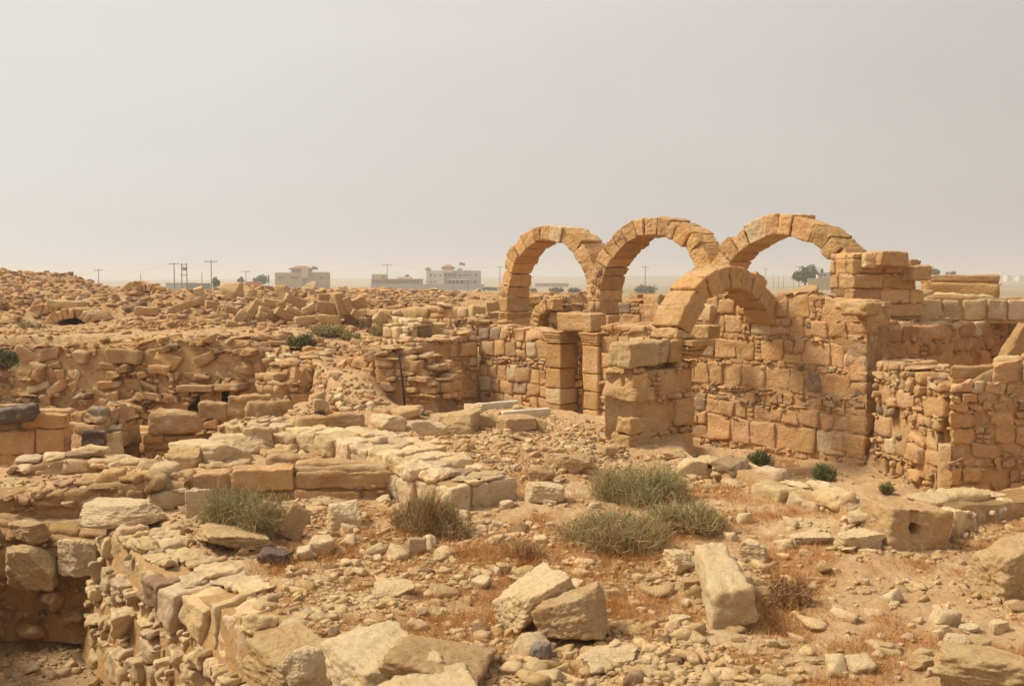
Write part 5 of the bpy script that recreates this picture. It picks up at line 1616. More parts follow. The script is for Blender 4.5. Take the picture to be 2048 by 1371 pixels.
sz = power(rng, len(sp), .045, .15, 2.0)
mass("pebbles", sp, sz, tints(rng, len(sp), 'pale') * WARM, M_STONE, 4, 1, label="small broken stones covering the near ground", smooth=False)
sp = spots_world(5600, rng, 5.2, 17, dens=den)
sz = power(rng, len(sp), .035, .24, 2.1)
mass("shards", sp, sz, tints(rng, len(sp), 'pale') * WARM, M_STONE, 6, 1, flat=(.2, .42), label="flat pale stone shards half sunk in the near soil", sink=.26, smooth=False)
# terrace, slopes and mounds behind
def dmid(x, y):
    f = .16 + .84 * sstep(n2(x, y, .30, 4, 71) * 2.6 + .35)
    f = np.where((x < -4.5) & (y > 27), np.minimum(f + .25, 1), f)
    f = np.where((x > -4) & (x < 2) & (y > 34) & (y < 80), f * .25, f)
    f = np.where((x > 6) & (y > 26), f * .35, f)
    return f
sp = spots_world(24000, rng, 22.5, 70, -33, 31, dens=dmid)
sz = power(rng, len(sp), .07, .55, 1.6) * np.clip(.55 + .40 * (sp[:, 1] - 22) / 22, .5, 1.15)
nearpile = (np.abs(sp[:, 0] + 12.3) < 1.5) & (np.abs(sp[:, 1] - 27.3) < 2.2)
sz = np.where(nearpile, np.minimum(sz, .12), sz)
mass("rubble", sp, sz, tints(rng, len(sp), 'rubble') * np.array([.90, .84, .80]) * rng.uniform(.75, 1.1, (len(sp), 1)), M_FAR, 5, 1, flat=(.3, .75), label="broken stones strewn over the terrace and the mounds", smooth=False)
sp = spots_world(9000, rng, 29, 76, -30, -3, dens=lambda x, y: (.35 + .65 * sstep(n2(x, y, .25, 3, 75) * 2 + .5)) * ((np.abs(x + 12.3) > 1.5) | (y > 31)))
mass("rubble", sp, power(rng, len(sp), .10, .42, 1.5), tints(rng, len(sp), 'rubble') * np.array([.80, .73, .70]) * rng.uniform(.65, 1.1, (len(sp), 1)), M_FAR, 25, 1, flat=(.3, .8), label="dense broken stone covering the left hillside")
# heaps inside the excavation and at wall feet
def heap(px0, px1, py0, py1, n, a, b, seed, label=None, name="rubble", kind='rubble'):
    rg = np.random.default_rng(seed)
    q = np.stack([rg.uniform(px0, px1, n), rg.uniform(py0, py1, n)], 1)
    s = np.array([hit(u, v) for u, v in q])
    z_ = power(rg, n, a, b, 1.6)
    mass(name, s, z_, tints(rg, n, kind), M_STONE, seed, 1, label=label)
heap(0, 570, 684, 860, 1000, .05, .26, 8, "fallen stones heaped against the retaining wall")
heap(880, 1260, 850, 965, 900, .025, .15, 9, "small rubble of the bank left of the ruined pier")
heap(560, 770, 690, 830, 300, .05, .25, 10, "small rubble around the stone slide")
heap(340, 900, 1000, 1120, 500, .03, .12, 12, "small rubble at the foot of the low walls")
heap(1200, 1420, 905, 985, 160, .03, .12, 13, "small rubble at the foot of the ruined pier")
heap(0, 330, 1040, 1100, 200, .03, .12, 14, "small rubble behind the pit walls")
heap(1880, 2048, 718, 745, 120, .04, .16, 15, "small rubble on top of the block wall")
heap(1900, 2048, 1060, 1110, 120, .04, .14, 16, "small rubble below the right kerb")
heap(0, 200, 1290, 1371, 30, .03, .10, 17, "few stones on the pit floor")

# ------------------------------------------------------------------ plants
def leaf_mat(name):
    m, nt, b = newmat(name)
    at = nt.nodes.new("ShaderNodeAttribute"); at.attribute_name = "Col"
    nt.links.new(at.outputs["Color"], b.inputs["Base Color"])
    b.inputs["Roughness"].default_value = .8
    b.inputs["Specular IOR Level"].default_value = .15
    return m
M_LEAF = leaf_mat("dry_twigs")
def ribbons(p0, p1, bend, wd, rng, segs=3):
    """n curved blades as flat strips"""
    n = len(p0)
    t = np.linspace(0, 1, segs + 1)
    d = p1 - p0
    side = np.cross(d, rng.normal(size=(n, 3)))
    side /= np.linalg.norm(side, axis=1, keepdims=True) + 1e-9
    V = np.empty((n, segs + 1, 2, 3))
    for i, tt in enumerate(t):
        c = p0 + d * tt + bend * (tt * (1 - tt))[..., None] if np.ndim(tt) else p0 + d * tt + bend * (tt * (1 - tt))
        w_ = (wd * (1 - .75 * tt))[:, None]
        V[:, i, 0] = c - side * w_ / 2; V[:, i, 1] = c + side * w_ / 2
    b = np.arange(n)[:, None] * (segs + 1) * 2
    Fq = np.concatenate([np.stack([b[:, 0] + 2 * i, b[:, 0] + 2 * i + 1, b[:, 0] + 2 * i + 3, b[:, 0] + 2 * i + 2], 1) for i in range(segs)])
    return V.reshape(-1, 3), Fq
OLIVE = [(.29, .265, .105), (.37, .325, .145), (.20, .19, .075), (.48, .39, .20)]
GREEN = [(.14, .16, .05), (.19, .20, .07), (.10, .12, .04), (.26, .24, .09)]
DARKG = [(.10, .115, .045), (.14, .145, .06), (.07, .085, .035), (.2, .17, .08)]
GREY = [(.26, .23, .12), (.32, .27, .15), (.20, .18, .09), (.36, .29, .16)]
STRAW = [(.42, .22, .085), (.50, .29, .12), (.34, .16, .06), (.46, .32, .17)]
def shrub(px, pyb, w, h, pal, n, label, seed, dry=0.15, d=None, cat="shrub", name="desert_shrub", group=None, wd=.006, upright=.35, z=None):
    rng = np.random.default_rng(seed)
    g = hit(px, pyb) if d is None else P(px, pyb, d)
    m = PXM(g[1]); Rx = w * m / 2; Rz = h * m
    if d is not None and d > 100:
        zg = float(H(np.array([g[0]]), np.array([g[1]]))[0]); Rz += max(0, g[2] - zg); g[2] = zg - .05
    ang = (CAMZ - g[2]) / max(1, g[1])
    Rz = max(.8 * Rz, Rz - Rx * ang * .2) * 1.08; Rx *= 1.08
    g = g + np.array([0, Rx * .35, 0])
    if d is None: g[2] = float(H(np.array([g[0]]), np.array([g[1]]))[0])
    e = empty(name, g, label, cat, group)
    # lobes make an uneven crown
    nl = 18
    la = rng.uniform(0, 6.28, nl) * .8 + rng.uniform(0, 6.28); lr = rng.uniform(.1, .78, nl)
    lc = np.stack([np.cos(la) * lr * Rx, np.sin(la) * lr * Rx * .8, rng.uniform(.05, .35, nl) * Rz], 1)
    ls = rng.uniform(.22, .55, nl)
    k = rng.integers(0, nl, n)
    th = rng.uniform(0, 6.28, n); ph = np.arccos(rng.uniform(-.12, 1, n))
    dr = np.stack([np.sin(ph) * np.cos(th), np.sin(ph) * np.sin(th), np.cos(ph)], 1)
    rad = rng.uniform(.25, 1.0, n) ** .6
    c = lc[k] + dr * np.array([Rx, Rx * .9, Rz * 1.05]) * (ls[k] * rad)[:, None]
    c[:, 2] = np.abs(c[:, 2])
    ln = (.07 + .27 * rng.random(n) ** 1.8) * (Rx + Rz) * .8
    dd = dr * .65 + np.array([0, 0, upright]) + rng.normal(0, .45, (n, 3))
    dd /= np.linalg.norm(dd, axis=1, keepdims=True)
    p0 = c - dd * ln[:, None] * .6; p1 = c + dd * ln[:, None] * .4
    p0[:, 2] = np.maximum(p0[:, 2], .0)
    scale = max(1.0, g[1] / 11)
    V, Fq = ribbons(p0, p1, rng.normal(0, .12, (n, 3)) * ln[:, None], np.full(n, wd * scale) * rng.uniform(.6, 1.3, n), rng)
    pc = np.array(pal)
    pi = rng.choice(4, n, p=[.36, .34, .18, .12])
    cc = pc[pi] * rng.uniform(.8, 1.2, (n, 1))
    dryk = rng.random(n) < (dry * (1.6 - 1.2 * np.clip(c[:, 2] / Rz, 0, 1)))
    cc[dryk] = np.array(STRAW)[rng.integers(0, 4, dryk.sum())]
    cc = np.repeat(cc, 8, 0)
    mesh_obj("foliage", V + g, Fq, M_LEAF, parent=e, col=cc, smooth=False)
    ns = 130
    a = rng.uniform(0, 6.28, ns); q0 = np.stack([np.cos(a) * Rx * .18, np.sin(a) * Rx * .18, np.zeros(ns) - .02], 1) * rng.random((ns, 1))
    q0[:, 2] = -.03
    kk = rng.integers(0, n, ns); q1 = c[kk]
    V, Fq = ribbons(q0, q1, rng.normal(0, .1, (ns, 3)) * Rx, np.full(ns, wd * 2.0 * scale), rng)
    mesh_obj("stems", V + g, Fq, M_LEAF, parent=e, col=np.repeat(np.array([(.26, .16, .08)]), len(V), 0), smooth=False)
    return e
shrub(487, 1084, 180, 136, OLIVE, 6600, "large wiry green bush on the left, growing beside the grey leaning slab", 1, .2, wd=.005)
shrub(1288, 1006, 212, 104, OLIVE, 6800, "dense rounded olive bush between the rubble bank and the kerb", 2, .18, wd=.005)
shrub(1220, 1114, 285, 98, OLIVE, 7200, "wide low olive bush in the middle, fading into dry grass", 3, .38, wd=.005)
shrub(1365, 1072, 190, 84, OLIVE, 4200, "grey-green wiry bush right of the wide low olive bush", 4, .25)
shrub(848, 1076, 150, 122, [(.30, .23, .10), (.24, .20, .08), (.36, .26, .12), (.20, .17, .07)], 3600, "tall half-dry straw-coloured bush left of centre", 5, .35, upright=.6)
shrub(912, 1082, 84, 52, GREY, 1200, "small dull green bush right of the half-dry one", 6, .3)
shrub(940, 998, 90, 36, OLIVE, 1500, "low green bush at the end of the broad flat-topped wall", 7, .1)
shrub(1040, 1122, 120, 55, STRAW, 1500, "orange dry bush left of the wide low olive bush", 8, .6)
shrub(1575, 1215, 100, 80, [(.30, .17, .075), (.36, .21, .10), (.24, .13, .055), (.40, .25, .12)], 2200, "brown dry tangle against the right side of the fallen block", 9, .4)
SF = "small green plants in the sunken room"
shrub(1523, 934, 50, 42, GREEN, 1300, "dark green plant against the foot of the big wall", 10, .03, group=SF, wd=.008)
shrub(1650, 962, 56, 48, GREEN, 1500, "brightest round green plant on the floor of the sunken room", 11, .03, group=SF, wd=.008)
shrub(1645, 990, 46, 26, GREEN, 700, "low green plant directly below the brightest round one", 12, .05, group=SF, wd=.008)
shrub(1776, 990, 34, 32, GREEN, 600, "small green plant alone on the right of the sunken floor", 13, .05, group=SF, wd=.008)
shrub(1430, 940, 64, 24, GREEN, 800, "flat green plant between the ruined pier and the big wall", 14, .1, group=SF, wd=.008)
shrub(1394, 922, 20, 20, GREEN, 300, "tiny dark green plant touching the corner of the ruined pier", 15, .05, group=SF, wd=.008)
shrub(1848, 1002, 34, 12, GREEN, 250, "tiny plant by the foot of the narrow slot", 16, .2, group=SF, wd=.008)
SB = "green bushes on the terrace"
shrub(655, 674, 90, 34, OLIVE, 2000, "wide green bush below the long squared block of the heap", 20, .05, group=SB, wd=.010)
shrub(700, 682, 44, 24, OLIVE, 800, "smaller green bush joined to the right end of the wide one", 21, .05, group=SB, wd=.010)
shrub(766, 672, 60, 28, OLIVE, 1200, "green bush below the diamond-shaped block", 22, .05, group=SB, wd=.010)
shrub(795, 684, 28, 18, OLIVE, 400, "small green bush on the right, next to the pale wall stub", 23, .05, group=SB, wd=.010)
shrub(597, 728, 66, 40, DARKG, 1700, "dark green bush on the bank above the standing slabs", 24, .05, wd=.010)
shrub(546, 738, 26, 16, DARKG, 400, "little dark tuft left of the dark green bush", 25, .05, wd=.010)
shrub(54, 668, 66, 34, OLIVE, 1300, "green bush in front of the collapsed arches on the far left", 26, .08, d=27.5, wd=.010)
shrub(4, 738, 50, 52, DARKG, 1700, "dark green bush cut by the left edge beside the retaining wall", 27, .03, d=22.4, wd=.010)
shrub(710, 828, 42, 34, DARKG, 800, "small green bush in front of the stone slide", 28, .1, d=17.2, wd=.008)
shrub(846, 838, 26, 24, GREEN, 400, "small green tuft between boulders right of the iron rod", 29, .1, d=16.8, wd=.008)
shrub(262, 950, 30, 44, GREEN, 500, "green weed in the shade between the masonry pier and the flat block", 30, .1, d=15.2, wd=.008)
FB = "round bushes on the plain seen through the arches"
for i, (px, pyb, w, h, lab) in enumerate([(1067, 581, 18, 8, "small round bush left of two others seen through the farthest arch"), (1112, 582, 26, 10, "largest round bush seen through the farthest arch"),
    (1150, 580, 28, 8, "flat wide bush at the right inside the farthest arch"), (1290, 576, 40, 12, "dark shrubs seen through the middle arch")]):
    shrub(px, pyb, w, h, DARKG, 900, lab, 40 + i, .02, d=280, group=FB, wd=.012, name="shrub")

# dry grass
def grass():
    rng = np.random.default_rng(5)
    P_ = []
    def dens(x, y):
        r = np.sqrt(x * x + y * y)
        return sstep((n2(x, y, 1.15, 4, 31) - .06) * 4.0) * np.clip((15.5 - r) / 4, 0, 1) * (x > -2.9) * roomfree(x, y)
    tf_ = spots_world(4200, rng, 5.0, 16, -30, 31, dens=dens)
    pts = [tf_]
    for (px, py, sx, sy, n) in [(850, 1085, 80, 22, 90), (640, 1110, 70, 25, 60), (1040, 1125, 80, 20, 90), (1250, 1125, 110, 22, 120), (1480, 1045, 60, 20, 30), (1320, 1080, 90, 18, 60), (1215, 985, 30, 14, 20),
                                (1580, 1190, 60, 45, 90), (1560, 1250, 70, 30, 50), (1180, 1160, 120, 18, 60), (1340, 1060, 60, 16, 60), (950, 1110, 70, 20, 50), (1420, 975, 70, 12, 40), (1560, 925, 50, 8, 30), (1990, 1095, 60, 20, 50),
                                (1840, 1130, 60, 15, 30), (560, 1140, 60, 20, 40), (740, 1075, 50, 14, 30), (1290, 1270, 80, 20, 40), (270, 1060, 50, 18, 30), (1230, 1240, 40, 50, 60), (860, 1200, 40, 12, 20), (1020, 945, 30, 10, 14)]:
        for _ in range(n):
            pts.append(hit(rng.normal(px, sx * .5), rng.normal(py, sy * .5))[None])
    T = np.concatenate(pts)
    nb = 40
    n = len(T)
    hh = rng.uniform(.018, .062, n)
    hh[4200:] *= rng.uniform(.9, 1.9, n - len(tf_)) if n > len(tf_) else 1
    k = np.repeat(np.arange(n), nb)
    a = rng.uniform(0, 6.28, len(k)); rr = rng.random(len(k)) ** .5
    spread = .055 + hh[k] * .9
    p0 = T[k] + np.stack([np.cos(a) * rr * spread, np.sin(a) * rr * spread, np.zeros(len(k)) - .01], 1)
    dd = np.stack([np.cos(a) * rr * .7, np.sin(a) * rr * .7, np.ones(len(k)) * .75], 1) + rng.normal(0, .6, (len(k), 3))
    p1 = p0 + dd * (hh[k] * rng.uniform(.5, 1.2, len(k)))[:, None]
    V, Fq = ribbons(p0, p1, rng.normal(0, .012, (len(k), 3)), np.full(len(k), .0032) * (.6 + .4 * T[k, 1] / 8), rng, 1)
    pc = np.array([(.52, .25, .075), (.46, .20, .055), (.55, .33, .13), (.38, .17, .055)])
    tc_ = rng.uniform(.8, 1.15, n)[:, None]
    cc = pc[rng.integers(0, 4, len(k))] * tc_[k]
    o = mesh_obj("dry_grass", V, Fq, M_LEAF, col=np.repeat(cc, 4, 0), smooth=False)
    tag(o, "low orange dry grass in patches on the foreground soil", None, None, "stuff")
grass()
# ------------------------------------------------------------------ far buildings, poles and trees
def fbox(x0, x1, y0, y1, z0, z1):
    V = [(x, y, z) for z in (z0, z1) for x, y in ((x0, y0), (x1, y0), (x1, y1), (x0, y1))]
    Fq = [(0, 3, 2, 1), (4, 5, 6, 7), (0, 1, 5, 4), (1, 2, 6, 5), (2, 3, 7, 6), (3, 0, 4, 7)]
    return V, Fq
def fadd(acc, b):
    V, Fq = b; o = len(acc[0])
    acc[0].extend(V); acc[1].extend(tuple(i + o for i in f) for f in Fq)
M_WALLA = plain_mat("buff_plaster", (.42, .30, .17), .95, .3, .15)
M_WALLB = plain_mat("white_plaster", (.72, .66, .55), .95, .3, .12)
M_WALLC = plain_mat("grey_plaster", (.42, .40, .35), .95, .3, .12)
M_CREAM = plain_mat("cream_plaster", (.55, .43, .25), .95, .3, .12)
M_WIN = plain_mat("dark_window", (.06, .07, .08), .4)
M_ROOF = plain_mat("red_roof", (.30, .12, .07), .9, 1, .2)
M_POLE = plain_mat("weathered_pole", (.22, .18, .15), .9)
M_ORNG = plain_mat("orange_paint", (.55, .13, .03), .6)
M_TYRE = plain_mat("tyre_rubber", (.03, .03, .03), .9)
DB = 430.0
def X(px, d=DB): return (px - CX) / F * d
def Z(py, d=DB): return float(P(CX, py, d)[2])
def building(name, label, x0, x1, d=DB, zb=-3.0):
    return empty(name, ((X(x0, d) + X(x1, d)) / 2, d, zb), label, "building")
def bpart(e, nm, mat, x0, x1, y0, y1, d, dep, zb=None):
    "box spanning pixel columns x0..x1 and rows y0 (top)..y1 at distance d"
    acc = ([], [])
    fadd(acc, fbox(X(x0, d), X(x1, d), d, d + dep, Z(y1, d) if zb is None else zb, Z(y0, d)))
    return mesh_obj(nm, acc[0], acc[1], mat, parent=e, smooth=False)
def win(e, xs, y0, y1, w, d, dd=.12):
    for x in xs:
        V, Fq = fbox(X(x - w / 2, d), X(x + w / 2, d), d - dd, d + .3, Z(y1, d), Z(y0, d))
        mesh_obj("window", V, Fq, M_WIN, parent=e, smooth=False)
def hip(e, x0, x1, y0, y1, d, dep, ov=.8, mat=None):
    a, b = X(x0, d) - ov, X(x1, d) + ov
    z0, z1 = Z(y1, d), Z(y0, d)
    f, g = d - ov, d + dep + ov
    c = (b - a) * .32
    V = [(a, f, z0), (b, f, z0), (b, g, z0), (a, g, z0), (a + c, (f + g) / 2, z1), (b - c, (f + g) / 2, z1), (a, f, z0 - .4), (b, f, z0 - .4), (b, g, z0 - .4), (a, g, z0 - .4)]
    Fq = [(0, 1, 5, 4), (1, 2, 5), (2, 3, 4, 5), (3, 0, 4), (6, 7, 1, 0), (7, 8, 2, 1), (8, 9, 3, 2), (9, 6, 0, 3), (9, 8, 7, 6)]
    mesh_obj("roof", V, Fq, mat or M_ROOF, parent=e, smooth=False)
def flag(e, px, y0, y1, d, colr):
    V, Fq = tube([(X(px, d), d, Z(y1, d)), (X(px, d), d, Z(y0, d))], [.10, .07], 6)
    mesh_obj("flagpole", V, Fq, M_POLE, parent=e)
    V = [];
    for i in range(5):
        for j in range(3):
            V.append((X(px, d) + .6 * i + .1, d + .25 * math.sin(i * 1.2), Z(y0, d) - j * .6 - .12 * i))
    Fq = [(i * 3 + j, i * 3 + j + 1, i * 3 + j + 4, i * 3 + j + 3) for i in range(4) for j in range(2)]
    mesh_obj("flag", V, Fq, plain_mat("flag_cloth", colr, .9), parent=e, smooth=False)
# 1 tan building with a red-roofed tower
e = building("tan_building", "tan two-storey building with a red-roofed central tower and a small flag", 551, 651)
bpart(e, "wall", M_WALLA, 551, 607, 545, 580, DB, 14); bpart(e, "wing", M_WALLA, 607.2, 651, 544, 580, DB + 2, 12)
bpart(e, "tower", M_WALLC, 583, 618, 536, 552, DB + 1.5, 8); bpart(e, "gallery", M_CREAM, 604, 616, 536, 556, DB - 1.2, 3)
hip(e, 583, 618, 531, 537, DB + 1.5, 8)
win(e, (560, 565, 584, 589, 594), 553, 557, 3, DB); win(e, (642, 646), 553, 557, 3, DB + 2); win(e, (590, 597), 540, 543, 4, DB + 1.5)
flag(e, 625, 532, 546, DB + 4, (.05, .12, .06))
# 2 cream box and long low building
e = building("cream_building", "small cream box building above the long low one", 744, 771)
bpart(e, "wall", M_CREAM, 744.5, 771, 548, 580, DB + 20, 9); win(e, (747, 766, 769), 552, 556, 2.4, DB + 20)
e = building("low_building", "long low grey building with a row of small windows, left of the white one", 743, 842)
bpart(e, "wall", M_WALLA, 743, 842, 559, 580, DB - 10, 10); bpart(e, "parapet", M_WALLA, 742, 843, 557.5, 559, DB - 10.3, 11)
bpart(e, "roof_room", M_WALLB, 795, 822, 553, 558, DB - 4, 6)
bpart(e, "roof_tank", M_ROOF, 811, 818, 549, 553, DB - 4, 2)
win(e, [748 + 5.2 * i for i in range(18)], 561, 566, 2.4, DB - 10)
# 3 white and grey building
e = building("white_building", "white and grey building with a red-capped tower, a corner turret and a flag", 855, 960)
bpart(e, "wall", M_WALLB, 855, 888, 541, 580, DB, 16); bpart(e, "wing", M_WALLC, 888.2, 960, 541, 580, DB + 1.5, 14)
bpart(e, "tower", M_WALLB, 886, 905, 534, 545, DB - .8, 8); hip(e, 886, 905, 529, 535, DB - .8, 8)
bpart(e, "turret", M_WALLB, 853, 859, 537, 580, DB - 1, 3); hip(e, 852, 860, 534, 538, DB - 1, 3, .3)
bpart(e, "roof_drum", M_WALLC, 915, 925, 537, 541, DB + 5, 3)
bpart(e, "canopy", M_WALLB, 898, 940, 558, 560, DB - 2.5, 4)
win(e, (863, 871, 881), 549, 552, 3.2, DB); win(e, (863, 871), 562, 565, 3.2, DB)
win(e, (892, 898, 904, 910, 920, 928, 932, 940, 952), 548, 552, 3.2, DB + 1.5); win(e, (900, 907, 915, 924, 950), 561, 566, 4.5, DB + 1.5)
flag(e, 919, 524, 537, DB + 6, (.35, .25, .05))
V, Fq = fbox(X(742, 395), X(969, 395), 395, 395.4, -3, Z(568, 395))
tag(mesh_obj("compound_wall", V, Fq, M_WALLC, smooth=False, loc=(X(850, 395), 395, -3)), "low grey compound wall in front of the white building", "wall", kind="thing")
# parked vehicles along the compound wall: a dark broken line right of the white building
def vehicle(px, label, colr, d=380, w=6.0):
    x = X(px, d); z0 = float(H(np.array([x]), np.array([d]))[0])
    e = empty("parked_car", (x, d, z0), label, "car", "cars parked far off beside the white building")
    m = plain_mat("car_paint", colr, .4)
    prof = [(-2.1, .35), (2.1, .35), (2.15, .85), (1.2, .95), (.7, 1.45), (-.9, 1.45), (-1.4, .95), (-2.15, .85)]
    V = [(x + a, d + s, z0 + b) for s in (-.85, .85) for a, b in prof]
    n = len(prof); Fq = [tuple(range(n)), tuple(range(2 * n - 1, n - 1, -1))] + [(i, i + n, (i + 1) % n + n, (i + 1) % n) for i in range(n)]
    mesh_obj("body", V, Fq, m, parent=e, smooth=False)
    for sx in (-1.35, 1.35):
        V, Fq = tube([(x + sx, d - .95, z0 + .35), (x + sx, d + .95, z0 + .35)], [.35, .35], 10)
        mesh_obj("wheel", V, Fq, M_TYRE, parent=e)
for px, lab, c in ((975, "first dark parked car right of the white building", (.05, .05, .06)), (985, "grey parked car, second right of the white building", (.25, .25, .25)), (995, "pale parked car nearest the farthest arch", (.5, .5, .48))):
    vehicle(px, lab, c)
# 4 far left long grey building
e = building("low_grey_shed", "long low grey shed with a dark right half, beside the power poles", 333, 406, DB - 60)
bpart(e, "wall", M_WALLC, 333, 375, 566, 580, DB - 60, 10); bpart(e, "dark_wing", plain_mat("dark_grey_plaster", (.14, .15, .14), .9), 375.2, 406, 566, 580, DB - 60.5, 10)
bpart(e, "roof", M_WALLB, 332, 376, 565, 566, DB - 60.4, 11)
# orange truck with a white cab
d = 300.0
x0, x1 = X(494, d), X(519, d); zt = Z(563, d); zb = Z(571, d)
e = empty("orange_truck", ((x0 + x1) / 2, d, zb - .8), "orange truck box with a grey cab parked beyond the rubble", "truck")
V, Fq = fbox(x0, x1, d, d + 2.4, zb, zt); mesh_obj("cargo_box", V, Fq, M_ORNG, parent=e, smooth=False)
V, Fq = fbox(X(481, d), X(490, d), d - .1, d + 2.3, zb - .3, Z(565, d)); mesh_obj("cab", V, Fq, M_WALLB, parent=e, smooth=False)
V, Fq = fbox(X(483, d), X(488, d), d - .16, d + .1, Z(569, d), Z(566, d)); mesh_obj("window", V, Fq, M_WIN, parent=e, smooth=False)
V, Fq = fbox(X(485, d), x1 - .2, d + .2, d + 2.2, zb - .45, zb - .02); mesh_obj("chassis", V, Fq, M_TYRE, parent=e, smooth=False)
for px in (486, 500, 514):
    for s in (0.1, 2.1):
        V, Fq = tube([(X(px, d), d + s - .1, zb - .5), (X(px, d), d + s + .2, zb - .5)], [.5, .5], 12)
        mesh_obj("wheel", V, Fq, M_TYRE, parent=e)
# flat building on the plain seen through the first arch and white house on the right
e = building("flat_building", "low flat brown building seen through the farthest arch", 1070, 1137, 600)
bpart(e, "wall", M_WALLA, 1070, 1137, 566.5, 580, 600, 12)
bpart(e, "roof_edge", M_WALLC, 1069, 1138, 566, 566.6, 599.6, 13)
win(e, (1080, 1092, 1108, 1124), 569, 571, 2, 600)
e = building("white_house", "small white house beside the dark trees, seen through the right-hand arch", 1634, 1668, 260)
bpart(e, "wall", M_WALLB, 1634, 1668, 546, 580, 260, 8); bpart(e, "roof_edge", M_WALLC, 1633, 1669, 545, 546, 259.7, 8.6)
win(e, (1640, 1648, 1660), 549, 552, 3, 260); bpart(e, "yard_wall", M_CREAM, 1615, 1690, 556, 580, 250, .4)

# poles and wires
def pole(px, yt, yb, d, label, arms=1, armw=1.0, rad=.13, h2=False, group="power poles on the plain"):
    x = X(px, d); zt_, zb_ = Z(yt, d), Z(yb, d)
    e = empty("power_pole", (x, d, zb_), label, "power pole", group)
    V, Fq = tube([(x, d, zb_ - 3), (x, d, zt_)], [rad, rad * .7], 8)
    mesh_obj("post", V, Fq, M_POLE, parent=e)
    for k in range(arms):
        z = zt_ - .3 - k * .9
        V, Fq = fbox(x - armw, x + armw, d - .16, d - .02, z - .06, z + .06)
        mesh_obj("crossarm", V, Fq, M_POLE, parent=e, smooth=False)
        for s in (-.9, 0, .9):
            V, Fq = tube([(x + s * armw, d - .09, z + .06), (x + s * armw, d - .09, z + .3)], [.07, .05], 6)
            mesh_obj("insulator", V, Fq, M_WALLC, parent=e)
    return (x, d, zt_)
tops = []
for (px, yt, yb, d, lab, arms, aw) in [
    (148, 542, 566, 260, "plain bare pole, leftmost on the skyline", 0, .9), (199, 538, 570, 250, "pole with a crossarm over the left mound", 1, 1.0), (283, 546, 568, 270, "short faint pole between the left mound and the tall poles", 0, 1),
    (350, 525, 573, 210, "tall pole left of the transformer frame", 1, 1.0), (424, 520, 577, 205, "tallest pole, right of the transformer frame, beside a tree", 1, 1.3), (405, 545, 573, 260, "thin pole over the grey shed", 0, 1),
    (493, 541, 566, 290, "pole above the grey truck cab", 1, 1.2), (775, 528, 568, 300, "pole with a crossarm over the long low building", 1, 1.6), (936, 540, 567, 300, "pole in front of the white building's grey wing", 1, 1.0),
    (1000, 532, 566, 300, "pole just left of the farthest arch", 1, .9), (1062, 552, 580, 270, "short pole seen inside the left of the farthest arch", 1, .7), (1290, 532, 572, 260, "pole seen through the middle arch", 1, .9),
    (1530, 536, 566, 420, "pole at the left inside the right-hand arch", 1, 1.0), (1597, 531, 560, 300, "pole over the dark trees inside the right-hand arch", 1, 1.2), (1546, 548, 568, 500, "thin far post, second inside the right-hand arch", 0, 1),
    (1556, 550, 568, 500, "thin far post, third inside the right-hand arch", 0, 1), (1566, 549, 568, 500, "thin far post, fourth inside the right-hand arch", 0, 1), (1586, 550, 568, 480, "thin far post beside the dark trees", 0, 1)]:
    tops.append(pole(px, yt, yb, d, lab, arms, aw))
# transformer frame on two posts
d = 215.0
e = empty("transformer_frame", (X(370, d), d, Z(574, d)), "transformer mounted on a two-post frame between the tall poles", "transformer", "power poles on the plain")
for px in (365, 375):
    V, Fq = tube([(X(px, d), d, Z(574, d) - 3), (X(px, d), d, Z(526, d))], [.13, .1], 8); mesh_obj("post", V, Fq, M_POLE, parent=e)
for py in (529, 536, 550):
    V, Fq = fbox(X(363, d), X(377, d), d - .2, d - .05, Z(py, d) - .07, Z(py, d) + .07); mesh_obj("crossarm", V, Fq, M_POLE, parent=e, smooth=False)
V, Fq = fbox(X(367, d), X(373.5, d), d - .5, d + .4, Z(541, d), Z(534, d)); mesh_obj("tank", V, Fq, M_WALLC, parent=e, smooth=False)
def wire(a, b, label, sag=1.3):
    a, b = np.array(a), np.array(b)
    pts = [a + (b - a) * t - np.array([0, 0, sag * 4 * t * (1 - t)]) for t in np.linspace(0, 1, 14)]
    V, Fq = tube(pts, [.012] * 14, 4)
    tag(mesh_obj("power_line", V, Fq, M_POLE, loc=tuple(a)), label, "power line", "power lines")
for i, j, lab in ((0, 1, "power line between the two leftmost poles"), (1, 3, "power line from the left mound pole to the tall pole"), (3, 4, "power line across the transformer frame"), (4, 6, "power line from the tallest pole to the pole above the truck"), (6, 7, "long power line over the tan building"), (7, 9, "long power line over the white building")):
    wire(tops[i], tops[j], lab)

